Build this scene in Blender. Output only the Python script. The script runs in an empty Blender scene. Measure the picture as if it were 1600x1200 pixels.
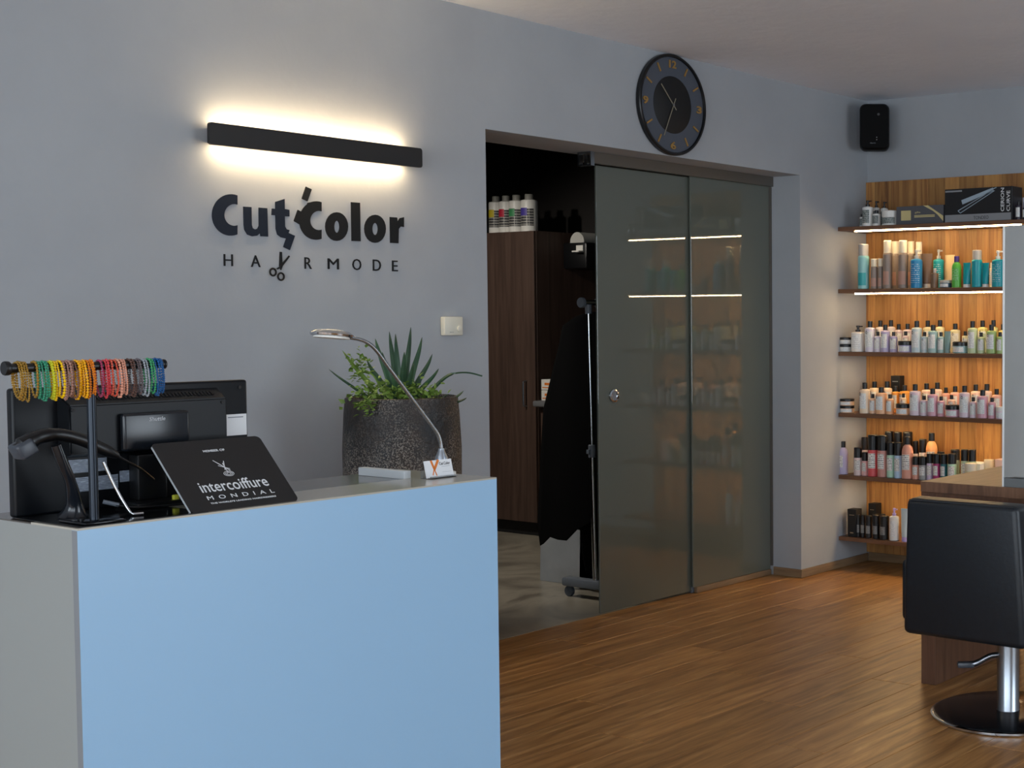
import bpy, bmesh, math, random
from mathutils import Vector, Matrix
from mathutils.geometry import tessellate_polygon
random.seed(7)
sc = bpy.context.scene
C = sc.collection
# ------------------------------------------------------------------ camera
cam_d = bpy.data.cameras.new('camera')
cam = bpy.data.objects.new('camera', cam_d); C.objects.link(cam)
YAW, PIT, ROL = 1.01083, 0.0456153, 0.0006829
fwd = Vector((math.sin(YAW)*math.cos(PIT), math.cos(YAW)*math.cos(PIT), -math.sin(PIT)))
rgt = Vector((math.cos(YAW), -math.sin(YAW), 0)); dwn = fwd.cross(rgt)
r2 = math.cos(ROL)*rgt + math.sin(ROL)*dwn; d2 = -math.sin(ROL)*rgt + math.cos(ROL)*dwn
m3 = Matrix((r2, -d2, -fwd)).transposed()
cam.matrix_world = Matrix.Translation((0, 0, 1.4)) @ m3.to_4x4()
cam_d.sensor_fit = 'HORIZONTAL'; cam_d.sensor_width = 36.0
cam_d.lens = 2202.49/1600*36.0; cam_d.shift_x = -0.375; cam_d.clip_start = 0.05
sc.camera = cam
# ------------------------------------------------------------------ sky light through the shop windows
world = bpy.data.worlds.new('sky'); sc.world = world; world.use_nodes = True
bg = world.node_tree.nodes['Background']
bg.inputs[0].default_value = (0.80, 0.90, 1.0, 1); bg.inputs[1].default_value = 5.6
def portal(x0, x1, z0, z1, y, side=False):
    l = bpy.data.lights.new('window_portal', 'AREA'); l.shape = 'RECTANGLE'
    l.size = x1-x0; l.size_y = z1-z0; l.cycles.is_portal = True
    o = bpy.data.objects.new('window_portal', l); C.objects.link(o)
    o.location = (y, (x0+x1)/2, (z0+z1)/2) if side else ((x0+x1)/2, y, (z0+z1)/2)
    o.rotation_euler = (math.pi/2, 0, -math.pi/2) if side else (math.pi/2, 0, 0)
WINS = [(-3.0, -0.6, 0.35, 2.45), (2.9, 5.5, 0.35, 2.45)]
WINL = [(-2.2, 0.3, 0.35, 2.5), (0.7, 3.6, 0.35, 2.5)]
for w in WINS: portal(*w, -2.66)
for w in WINL: portal(*w, -3.26, True)
sc.view_settings.view_transform = 'Standard'; sc.view_settings.look = 'None'
sc.view_settings.exposure = 0.07; sc.view_settings.gamma = 1.0; sc.view_settings.use_curve_mapping = False
# ------------------------------------------------------------------ materials
def lin(h):
    h = h.lstrip('#'); v = [int(h[i:i+2], 16)/255 for i in (0, 2, 4)]
    return tuple(((c+0.055)/1.055)**2.4 if c > 0.04045 else c/12.92 for c in v)
MATS = {}
def pm(name, col, rough=0.5, metal=0.0, coat=0.0, trans=0.0, emit=None, es=0, spec=0.5, alpha=1, ior=1.5):
    if name in MATS: return MATS[name]
    m = bpy.data.materials.new(name); m.use_nodes = True
    b = m.node_tree.nodes['Principled BSDF']
    c = lin(col) if isinstance(col, str) else col
    b.inputs['Base Color'].default_value = (*c, 1); b.inputs['Roughness'].default_value = rough
    b.inputs['Metallic'].default_value = metal; b.inputs['Coat Weight'].default_value = coat
    b.inputs['Coat Roughness'].default_value = 0.05
    b.inputs['Transmission Weight'].default_value = trans; b.inputs['Specular IOR Level'].default_value = spec
    b.inputs['IOR'].default_value = ior; b.inputs['Alpha'].default_value = alpha
    if emit:
        e = lin(emit) if isinstance(emit, str) else emit
        b.inputs['Emission Color'].default_value = (*e, 1); b.inputs['Emission Strength'].default_value = es
    MATS[name] = m; return m
def tex(name, cols, scale=(1, 1, 1), noise=4.0, detail=6, rough=0.5, bump=0.0, bscale=None, metal=0, coat=0, rnd=True, pos=None, dist=0.0, spec=0.5, vary=0.0):
    """noise-ramped procedural surface in object space, offset at random per object"""
    if name in MATS: return MATS[name]
    m = bpy.data.materials.new(name); m.use_nodes = True; nt = m.node_tree; N = nt.nodes; L = nt.links
    b = N['Principled BSDF']; tc = N.new('ShaderNodeTexCoord'); mp = N.new('ShaderNodeMapping')
    mp.inputs['Scale'].default_value = scale
    src = tc.outputs['Object']
    oi = N.new('ShaderNodeObjectInfo')
    if rnd:
        mu = N.new('ShaderNodeMath'); mu.operation = 'MULTIPLY'; mu.inputs[1].default_value = 37.0
        L.new(oi.outputs['Random'], mu.inputs[0])
        cb = N.new('ShaderNodeCombineXYZ')
        for i in range(3): L.new(mu.outputs[0], cb.inputs[i])
        ad = N.new('ShaderNodeVectorMath'); ad.operation = 'ADD'
        L.new(src, ad.inputs[0]); L.new(cb.outputs[0], ad.inputs[1]); src = ad.outputs[0]
    L.new(src, mp.inputs[0])
    n = N.new('ShaderNodeTexNoise'); n.inputs['Scale'].default_value = noise; n.inputs['Detail'].default_value = detail
    n.inputs['Distortion'].default_value = dist; n.inputs['Roughness'].default_value = 0.6
    L.new(mp.outputs[0], n.inputs['Vector'])
    r = N.new('ShaderNodeValToRGB'); k = len(cols)
    while len(r.color_ramp.elements) < k: r.color_ramp.elements.new(0.5)
    for i, c in enumerate(cols):
        e = r.color_ramp.elements[i]; e.position = pos[i] if pos else 0.28+0.44*i/(k-1)
        e.color = (*lin(c), 1)
    L.new(n.outputs[0], r.inputs[0]); out = r.outputs[0]
    if vary:
        hv = N.new('ShaderNodeHueSaturation'); mr = N.new('ShaderNodeMapRange')
        mr.inputs['To Min'].default_value = 1-vary; mr.inputs['To Max'].default_value = 1+vary
        L.new(oi.outputs['Random'], mr.inputs[0]); L.new(mr.outputs[0], hv.inputs['Value']); L.new(out, hv.inputs['Color']); out = hv.outputs[0]
    L.new(out, b.inputs['Base Color'])
    b.inputs['Roughness'].default_value = rough; b.inputs['Metallic'].default_value = metal
    b.inputs['Coat Weight'].default_value = coat; b.inputs['Specular IOR Level'].default_value = spec
    if bump:
        bp = N.new('ShaderNodeBump'); bp.inputs['Strength'].default_value = bump; bp.inputs['Distance'].default_value = 0.02
        if bscale:
            n2 = N.new('ShaderNodeTexNoise'); n2.inputs['Scale'].default_value = bscale; n2.inputs['Detail'].default_value = 5
            n2.inputs['Distortion'].default_value = 0.3
            L.new(tc.outputs['Object'], n2.inputs['Vector']); L.new(n2.outputs[0], bp.inputs['Height'])
        else: L.new(n.outputs[0], bp.inputs['Height'])
        L.new(bp.outputs[0], b.inputs['Normal'])
    MATS[name] = m; return m
def printed(name, paper, ink, freq=9.0, thr=0.62, rough=0.5):
    """flat print: rows of broken dark lines on a label"""
    if name in MATS: return MATS[name]
    m = bpy.data.materials.new(name); m.use_nodes = True; nt = m.node_tree; N = nt.nodes; L = nt.links
    b = N['Principled BSDF']; tc = N.new('ShaderNodeTexCoord')
    mp = N.new('ShaderNodeMapping'); mp.inputs['Scale'].default_value = (3, 3, freq)
    L.new(tc.outputs['Generated'], mp.inputs[0])
    w = N.new('ShaderNodeTexWave'); w.wave_type = 'BANDS'; w.bands_direction = 'Z'; w.inputs['Scale'].default_value = 0.5
    L.new(mp.outputs[0], w.inputs['Vector'])
    n = N.new('ShaderNodeTexNoise'); n.inputs['Scale'].default_value = 2.3; L.new(mp.outputs[0], n.inputs['Vector'])
    mu = N.new('ShaderNodeMath'); mu.operation = 'MULTIPLY'; L.new(w.outputs['Fac'], mu.inputs[0]); L.new(n.outputs[0], mu.inputs[1])
    g = N.new('ShaderNodeMath'); g.operation = 'GREATER_THAN'; g.inputs[1].default_value = thr*0.6; L.new(mu.outputs[0], g.inputs[0])
    mx = N.new('ShaderNodeMix'); mx.data_type = 'RGBA'; L.new(g.outputs[0], mx.inputs[0])
    mx.inputs[6].default_value = (*lin(paper), 1); mx.inputs[7].default_value = (*lin(ink), 1)
    L.new(mx.outputs[2], b.inputs['Base Color']); b.inputs['Roughness'].default_value = rough
    MATS[name] = m; return m
def emis(name, col, s):
    if name in MATS: return MATS[name]
    m = bpy.data.materials.new(name); m.use_nodes = True; nt = m.node_tree
    nt.nodes.remove(nt.nodes['Principled BSDF']); e = nt.nodes.new('ShaderNodeEmission')
    e.inputs[0].default_value = (*lin(col), 1); e.inputs[1].default_value = s
    nt.links.new(e.outputs[0], nt.nodes['Material Output'].inputs[0]); MATS[name] = m; return m
def frosted(name):
    """grey-green satin glass: diffuse scattering both ways under a polished face"""
    m = bpy.data.materials.new(name); m.use_nodes = True; nt = m.node_tree; N = nt.nodes; L = nt.links
    N.remove(N['Principled BSDF'])
    d = N.new('ShaderNodeBsdfDiffuse'); d.inputs[0].default_value = (*lin('90968b'), 1)
    t = N.new('ShaderNodeBsdfTranslucent'); t.inputs[0].default_value = (*lin('b0b3a6'), 1)
    p = N.new('ShaderNodeBsdfTransparent'); p.inputs[0].default_value = (0.75, 0.8, 0.77, 1)
    g = N.new('ShaderNodeBsdfGlossy'); g.inputs['Roughness'].default_value = 0.015
    a = N.new('ShaderNodeMixShader'); a.inputs[0].default_value = 0.55; L.new(d.outputs[0], a.inputs[1]); L.new(t.outputs[0], a.inputs[2])
    c = N.new('ShaderNodeMixShader'); c.inputs[0].default_value = 0.1; L.new(a.outputs[0], c.inputs[1]); L.new(p.outputs[0], c.inputs[2])
    f = N.new('ShaderNodeFresnel'); f.inputs[0].default_value = 1.8
    e = N.new('ShaderNodeMixShader'); L.new(f.outputs[0], e.inputs[0]); L.new(c.outputs[0], e.inputs[1]); L.new(g.outputs[0], e.inputs[2])
    L.new(e.outputs[0], N['Material Output'].inputs[0]); MATS[name] = m; return m

M_wall = tex('wall_plaster', ['a0a4a9', 'acb0b4'], noise=1.5, rough=0.85, bump=0.2, bscale=5, rnd=False)
M_ceil = tex('ceiling_paint', ['e6ecf5', 'edf2fa'], noise=2, rough=0.9, bump=0.15, bscale=14, rnd=False)
M_floor = tex('floor_wood', ['76522d', '96693b', 'b0804b', 'c4955f'], scale=(1.1, 13, 4), noise=2.6, detail=9, rough=0.36, rnd=True, dist=0.6, vary=0.13, bump=0.03)
M_sub = pm('subfloor', '3a2a1c', 0.7)
M_stone = tex('stone_floor', ['6d675c', '8d8678', 'a59d8c', '777064'], noise=2.0, detail=11, rough=0.3, rnd=False, dist=1.2)
M_skirt = tex('skirting_wood', ['7a6148', '947a5c'], scale=(2, 2, 20), noise=3, rough=0.5)
M_walnut = tex('walnut', ['4b3222', '5f4130', '6e4d38'], scale=(14, 14, 1), noise=2.2, detail=8, rough=0.42, dist=0.4)
M_walnutx = tex('walnut_flat', ['5b4233', '755541', '8a6750'], scale=(2, 16, 2), noise=2.2, detail=8, rough=0.38, dist=0.4)
M_board = tex('shelf_board_wood', ['764c2b', '9d6c3c', 'b7864c', '885c35'], scale=(16, 16, 0.8), noise=2.0, detail=8, rough=0.42, dist=0.5, vary=0.22)
M_shelf = tex('shelf_wood', ['674732', '7d583f'], scale=(10, 1.2, 10), noise=3, rough=0.4)
M_store = tex('storeroom_wood', ['3a2b24', '4b3930', '57443a'], scale=(16, 16, 0.9), noise=2.2, detail=8, rough=0.5, dist=0.4)
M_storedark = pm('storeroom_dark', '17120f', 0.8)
M_black = pm('black_plastic', '0b0c0e', 0.35)
M_blackm = pm('black_matt', '0d0e10', 0.6)
M_navyblk = pm('blue_black_shell', '05080d', 0.4, spec=0.3)
M_chrome = pm('chrome', 'c9ccd0', 0.12, 1.0)
M_steel = pm('brushed_steel', '9ea4ab', 0.28, 1.0)
M_alu = pm('rail_aluminium', '6f6a63', 0.45, 0.6)
M_white = pm('white_plastic', 'e6e4dd', 0.4)
M_paper = pm('white_paper', 'e8e9ea', 0.7)
M_greyp = pm('grey_plastic', '6b727b', 0.45)
M_gold = pm('clock_gold', 'a07c44', 0.4, 0.2)
M_leather = tex('black_leather', ['0f161d', '141c24'], noise=60, rough=0.4, bump=0.05, rnd=False)
M_blue = pm('pale_blue_laminate', '9ac2e3', 0.3)
M_lamgrey = pm('grey_laminate', '989b98', 0.4)
M_lamedge = pm('grey_laminate_edge', '84878a', 0.5)
M_top = pm('counter_top_laminate', 'b8b3a6', 0.16)
M_desk = pm('dark_desk_laminate', '5d5752', 0.14)
M_led = emis('warm_led', 'ffd9a0', 48.0)
M_bar = emis('bar_led', 'ffe0b0', 36.0)
M_cloth = tex('black_cloth', ['020203', '040405'], noise=20, rough=0.95, rnd=False, spec=0.1)
M_frost = frosted('frosted_glass')
M_mirror = pm('mirror_silver', 'd9d8d2', 0.04, 1.0)
M_edge = pm('polished_edge', 'f2f6f6', 0.2, coat=0.5)
# ------------------------------------------------------------------ mesh helpers
class MB:
    def __init__(s): s.bm = bmesh.new()
    def _add(s, vs, fs):
        V = [s.bm.verts.new(v) for v in vs]
        for f in fs:
            try: s.bm.faces.new([V[i] for i in f])
            except ValueError: pass
        return V
    def box(s, x0, x1, y0, y1, z0, z1, bev=0.0, seg=2, M=None):
        t = bmesh.new(); bmesh.ops.create_cube(t, size=1.0)
        for v in t.verts: v.co = ((x0+x1)/2+v.co.x*(x1-x0), (y0+y1)/2+v.co.y*(y1-y0), (z0+z1)/2+v.co.z*(z1-z0))
        if bev: bmesh.ops.bevel(t, geom=t.edges[:], offset=bev, segments=seg, profile=0.5, affect='EDGES')
        s._merge(t, M); return s
    def _merge(s, t, M=None):
        t.verts.index_update(); t.verts.ensure_lookup_table()
        V = [s.bm.verts.new((M @ v.co) if M else v.co) for v in t.verts]
        for f in t.faces:
            try: s.bm.faces.new([V[v.index] for v in f.verts])
            except ValueError: pass
        t.free()
    def lathe(s, prof, c=(0, 0, 0), seg=24, M=None, cap=True, sx=1, sy=1):
        vs, fs = [], []
        for r, z in prof:
            for i in range(seg):
                a = 2*math.pi*i/seg; p = Vector((c[0]+r*math.cos(a)*sx, c[1]+r*math.sin(a)*sy, c[2]+z))
                vs.append(M @ p if M else p)
        n = len(prof)
        for j in range(n-1):
            for i in range(seg):
                k = (i+1) % seg; fs.append((j*seg+i, j*seg+k, (j+1)*seg+k, (j+1)*seg+i))
        if cap:
            fs.append(tuple(range(seg-1, -1, -1))); fs.append(tuple(range((n-1)*seg, n*seg)))
        s._add(vs, fs); return s
    def tube(s, pts, r, seg=10, closed=False):
        P = [Vector(p) for p in pts]; n = len(P); rr = r if isinstance(r, (list, tuple)) else [r]*n
        vs, fs = [], []; up = None
        for i in range(n):
            if closed: t = (P[(i+1) % n]-P[i-1])
            else: t = P[min(i+1, n-1)]-P[max(i-1, 0)]
            t.normalize()
            if up is None: up = Vector((0, 0, 1)) if abs(t.z) < 0.9 else Vector((1, 0, 0))
            a = (up-t*up.dot(t)).normalized(); b = t.cross(a); up = a
            for k in range(seg):
                w = 2*math.pi*k/seg; vs.append(P[i]+(a*math.cos(w)+b*math.sin(w))*rr[i])
        m = n if closed else n-1
        for i in range(m):
            j = (i+1) % n
            for k in range(seg):
                l = (k+1) % seg; fs.append((i*seg+k, i*seg+l, j*seg+l, j*seg+k))
        if not closed: fs.append(tuple(range(seg-1, -1, -1))); fs.append(tuple(range((n-1)*seg, n*seg)))
        s._add(vs, fs); return s
    def prism(s, poly, o, right, up, d0, d1):
        """2-D outline extruded along right x up between d0 and d1"""
        o, right, up = Vector(o), Vector(right), Vector(up); nn = right.cross(up); n = len(poly)
        vs = [o+right*p[0]+up*p[1]+nn*d0 for p in poly]+[o+right*p[0]+up*p[1]+nn*d1 for p in poly]
        t = bmesh.new(); V = [t.verts.new(v) for v in vs]
        for i in range(n): j = (i+1) % n; t.faces.new((V[i], V[j], V[n+j], V[n+i]))
        for a, b, c in tessellate_polygon([[Vector((p[0], p[1], 0)) for p in poly]]):
            for k in (0, n):
                try: t.faces.new((V[a+k], V[b+k], V[c+k]))
                except ValueError: pass
        bmesh.ops.recalc_face_normals(t, faces=t.faces[:])
        s._merge(t); return s
    def strip(s, A, B, o, right, up, d0, d1, closed):
        o, right, up = Vector(o), Vector(right), Vector(up); nn = right.cross(up); n = len(A); vs = []
        for d in (d0, d1):
            for p in A: vs.append(o+right*p[0]+up*p[1]+nn*d)
            for p in B: vs.append(o+right*p[0]+up*p[1]+nn*d)
        fs = []; m = n if closed else n-1
        for i in range(m):
            j = (i+1) % n
            fs += [(i, j, n+j, n+i), (2*n+i, 2*n+j, 3*n+j, 3*n+i), (i, j, 2*n+j, 2*n+i), (n+i, n+j, 3*n+j, 3*n+i)]
        if not closed: fs += [(0, n, 3*n, 2*n), (n-1, 2*n-1, 4*n-1, 3*n-1)]
        s._add(vs, fs); bmesh.ops.recalc_face_normals(s.bm, faces=s.bm.faces[:]); return s
    def ball(s, c, r, u=8, v=6, sc=(1, 1, 1)):
        t = bmesh.new(); bmesh.ops.create_uvsphere(t, u_segments=u, v_segments=v, radius=r)
        for q in t.verts: q.co = Vector((q.co.x*sc[0], q.co.y*sc[1], q.co.z*sc[2]))+Vector(c)
        s._merge(t); return s
    def mesh(s, name, mat=None, smooth=True, ang=38):
        bmesh.ops.recalc_face_normals(s.bm, faces=s.bm.faces[:])
        me = bpy.data.meshes.new(name); s.bm.to_mesh(me); s.bm.free()
        if mat: me.materials.append(mat)
        if smooth:
            me.polygons.foreach_set('use_smooth', [True]*len(me.polygons)); me.set_sharp_from_angle(angle=math.radians(ang))
        return me
    def build(s, name, mat, parent=None, smooth=True, ang=38, world=True):
        me = s.mesh(name, mat, smooth, ang); o = bpy.data.objects.new(name, me); C.objects.link(o)
        if parent:
            o.parent = parent
            if world:
                w = WO.get(parent.name)
                if w: me.transform(Matrix.Translation(-w))
            if parent.name in WO: WO[o.name] = WO[parent.name]
        return o
WO = {}
def thing(name, label, cat, loc, rotz=0, group=None):
    o = bpy.data.objects.new(name, None); C.objects.link(o); o.empty_display_size = 0.05
    o.location = loc; o.rotation_euler = (0, 0, rotz); o['label'] = label; o['category'] = cat
    if group: o['group'] = group
    if not rotz: WO[o.name] = Vector(loc)
    return o
def tag(o, label, cat, group=None):
    o['label'] = label; o['category'] = cat
    if group: o['group'] = group
    return o
def struct(name, mb, mat, **k):
    o = mb.build(name, mat, **k); o['kind'] = 'structure'; return o
def text_mb(body, o, right, up, w=None, h=None, ext=0.0006, off=0.0, shear=0.0, align='c', space=1.0):
    """lettering fitted to w x h metres, centred (align c) or left-bottom (align l) at o"""
    cu = bpy.data.curves.new('t', 'FONT'); cu.body = body; cu.size = 1; cu.offset = off; cu.shear = shear
    cu.resolution_u = 3; cu.space_character = space
    ob = bpy.data.objects.new('t', cu); C.objects.link(ob)
    me = bpy.data.meshes.new_from_object(ob.evaluated_get(bpy.context.evaluated_depsgraph_get()))
    bpy.data.objects.remove(ob); bpy.data.curves.remove(cu)
    vs = [v.co.copy() for v in me.vertices]; fs = [tuple(p.vertices) for p in me.polygons]; bpy.data.meshes.remove(me)
    x0, x1 = min(v.x for v in vs), max(v.x for v in vs); y0, y1 = min(v.y for v in vs), max(v.y for v in vs)
    sx = w/(x1-x0) if w else None; sy = h/(y1-y0) if h else sx
    if sx is None: sx = sy
    right, up, o = Vector(right), Vector(up), Vector(o); nn = right.cross(up)
    cx, cy = ((x0+x1)/2, (y0+y1)/2) if align == 'c' else (x0, y0)
    V0 = [o+right*(v.x-cx)*sx+up*(v.y-cy)*sy for v in vs]
    mb = MB(); n = len(V0)
    t = bmesh.new(); A = [t.verts.new(v) for v in V0]
    for f in fs:
        try: t.faces.new([A[i] for i in f])
        except ValueError: pass
    bmesh.ops.remove_doubles(t, verts=t.verts[:], dist=1e-6)
    if ext:
        r = bmesh.ops.extrude_face_region(t, geom=t.faces[:])
        for v in r['geom']:
            if isinstance(v, bmesh.types.BMVert): v.co += nn*ext
    mb._merge(t); return mb
PX, PY, PZ = Vector((1, 0, 0)), Vector((0, 1, 0)), Vector((0, 0, 1))
def copy_tree(o, parent=None):
    c = o.copy(); C.objects.link(c); c.parent = parent
    for ch in o.children: copy_tree(ch, c)
    return c
W, XB, CE = 4.4755, 6.831, 2.652
# ------------------------------------------------------------------ room shell
X0, Y0 = -3.2, -2.6
struct('floor', MB().box(X0, XB+.2, Y0-.2, 4.72, -.12, -.012), M_sub, smooth=False)
floor = bpy.data.objects['floor']
pl = MB().box(0, 1.345, 0, .1925, -.012, 0, bev=.0012, seg=1).mesh('plank', M_floor, smooth=False)
nrow = 0; y = 4.72
while y > Y0:
    y -= .194; x = X0-.95+(nrow*0.47) % 1.2
    while x < XB:
        o = bpy.data.objects.new('plank', pl); C.objects.link(o); o.parent = floor
        xs = max(x, X0); xe = min(x+1.346, XB)
        if xe-xs > .05:
            o.location = (xs, y, 0); o.scale = ((xe-xs-.001)/1.345, 1, 1)
        else: bpy.data.objects.remove(o)
        x += 1.347
    nrow += 1
struct('ceiling', MB().box(X0, XB+.2, Y0-.2, 4.80, CE, CE+.15), M_ceil, smooth=False)
wl = MB().box(X0, 4.0, W, 4.80, 0, CE).box(6.169, XB+.2, W, 4.80, 0, CE).box(4.0, 6.169, W, 4.80, 2.175, CE)
struct('wall_rear', wl, M_wall, smooth=False)
struct('wall_right', MB().box(XB, XB+.2, Y0-.2, W, 0, CE), M_wall, smooth=False)
wf = MB(); ys = [Y0-.2]+[v for w in WINL for v in w[:2]]+[4.80]
for i in range(0, len(ys), 2): wf.box(X0-.2, X0, ys[i], ys[i+1], 0, CE)
for a in WINL: wf.box(X0-.2, X0, a[0], a[1], 0, a[2]).box(X0-.2, X0, a[0], a[1], a[3], CE)
struct('wall_left', wf, M_wall, smooth=False)
wf = MB(); xs = [X0]+[v for w in WINS for v in w[:2]]+[XB]
for i in range(0, len(xs), 2): wf.box(xs[i], xs[i+1], Y0-.2, Y0, 0, CE)
for a in WINS: wf.box(a[0], a[1], Y0-.2, Y0, 0, a[2]).box(a[0], a[1], Y0-.2, Y0, a[3], CE)
struct('wall_front', wf, M_wall, smooth=False)
for i, a in enumerate(WINS):
    w = struct('window_%d' % (i+1), MB().box(a[0], a[0]+.06, Y0-.12, Y0-.05, a[2], a[3]).box(a[1]-.06, a[1], Y0-.12, Y0-.05, a[2], a[3])
        .box(a[0]+.06, a[1]-.06, Y0-.12, Y0-.05, a[2], a[2]+.06).box(a[0]+.06, a[1]-.06, Y0-.12, Y0-.05, a[3]-.06, a[3]), M_greyp, smooth=False)
for i, a in enumerate(WINL):
    struct('window_%d' % (i+3), MB().box(X0-.12, X0-.05, a[0], a[0]+.06, a[2], a[3]).box(X0-.12, X0-.05, a[1]-.06, a[1], a[2], a[3])
        .box(X0-.12, X0-.05, a[0]+.06, a[1]-.06, a[2], a[2]+.06).box(X0-.12, X0-.05, a[0]+.06, a[1]-.06, a[3]-.06, a[3]), M_greyp, smooth=False)
struct('baseboard_rear', MB().box(6.157, XB-.012, W-.012, W-.001, 0.001, .045, bev=.002).box(6.157, 6.168, W-.001, 4.655, 0.001, .045), M_skirt)
struct('baseboard_right', MB().box(XB-.014, XB-.001, .5, W-.013, 0.001, .05, bev=.002), M_skirt)
# store room behind the glass door
struct('floor_storeroom', MB().box(2.2, 7.2, 4.721, 7.7, -.12, 0), M_stone, smooth=False)
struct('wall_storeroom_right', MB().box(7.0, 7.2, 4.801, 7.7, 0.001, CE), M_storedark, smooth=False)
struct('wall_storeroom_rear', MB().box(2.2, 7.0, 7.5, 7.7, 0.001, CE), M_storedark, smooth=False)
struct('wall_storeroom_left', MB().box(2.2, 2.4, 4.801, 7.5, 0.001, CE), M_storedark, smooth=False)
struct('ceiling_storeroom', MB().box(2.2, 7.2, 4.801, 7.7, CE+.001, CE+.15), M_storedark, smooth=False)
# ceiling spotlight of the store room, turned towards its cabinets (above the opening's line of sight)
dl = thing('ceiling_spotlight', 'white ceiling spotlight turned towards the store room cabinets', 'ceiling lamp', (4.2, 6.55, 2.56))
AIM = (Vector((6.1, 6.35, .55))-Vector((4.2, 6.55, 2.56))).normalized(); AQ = AIM.to_track_quat('-Z', 'Y')
LM = Matrix.Translation((4.2, 6.55, 2.56)) @ AQ.to_matrix().to_4x4()
MB().lathe([(.030, .07), (.036, .06), (.040, -.03), (.036, -.03), (.034, -.015)], seg=24, cap=False, M=LM).build('shade', M_white, dl)
MB().tube([(4.2, 6.55, 2.60), (4.2, 6.55, 2.652)], .008, 10).build('stem', M_white, dl)
MB().lathe([(.001, -.0155), (.034, -.016)], seg=24, cap=False, M=LM).build('lens', emis('spot_lens', 'fff0dc', 4.0), dl)
ld = bpy.data.lights.new('spot', 'SPOT'); ld.energy = 120; ld.spot_size = math.radians(96); ld.spot_blend = 0.5; ld.shadow_soft_size = 0.05; ld.color = (1, .93, .84)
lo = bpy.data.objects.new('spot_beam', ld); C.objects.link(lo); lo.parent = dl; lo.location = AIM*.035; lo.rotation_mode = 'QUATERNION'; lo.rotation_quaternion = AQ
# ------------------------------------------------------------------ sliding glass door
gd = thing('sliding_glass_door', 'frosted glass sliding door panel with steel finger pull hanging from rail', 'glass door', (4.858, 4.70, .012))
MB().box(4.858, 5.546, 4.696, 4.706, .012, 2.12, bev=.001, seg=1).build('glass_pane', M_frost, gd, smooth=False)
k = MB().lathe([(.030, 0), (.032, .004), (.031, .010), (.024, .012), (.022, .006), (.0001, .005)], (0, 0, 0), 28,
    M=Matrix.Translation((4.958, 4.696, 1.04)) @ Matrix.Rotation(math.pi/2, 4, 'X'), cap=False)
k.build('finger_pull', M_chrome, gd)
MB().box(5.515, 5.545, 4.6935, 4.712, .001, .035, bev=.003).build('floor_guide', M_greyp, gd)
fg = thing('fixed_glass_panel', 'fixed frosted glass panel between sliding door and grey wall jamb', 'glass panel', (5.508, 4.685, 0.001))
MB().box(5.508, 6.158, 4.676, 4.686, .032, 2.125, bev=.001, seg=1).build('glass_pane', M_frost, fg, smooth=False)
MB().box(5.53, 6.156, 4.668, 4.690, .001, .031, bev=.002).build('sill_profile', M_skirt, fg)
MB().box(6.158, 6.168, 4.664, 4.690, .05, 2.12).build('wall_profile', M_alu, fg)
rl = thing('door_rail', 'brown grey aluminium sliding door rail under the opening soffit', 'door rail', (4.776, 4.66, 2.12))
MB().box(4.80, 6.168, 4.652, 4.668, 2.122, 2.174).box(4.80, 6.168, 4.668, 4.73, 2.166, 2.174).box(4.80, 6.168, 4.722, 4.73, 2.13, 2.166).build('rail_profile', M_alu, rl, smooth=False)
MB().box(4.776, 4.80, 4.648, 4.656, 2.110, 2.174).box(4.776, 4.80, 4.722, 4.732, 2.110, 2.174).box(4.776, 4.80, 4.656, 4.722, 2.167, 2.174).box(4.776, 4.80, 4.656, 4.722, 2.110, 2.116).box(4.785, 4.80, 4.68, 4.70, 2.116, 2.16).build('end_bracket', M_steel, rl, smooth=False)
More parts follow.
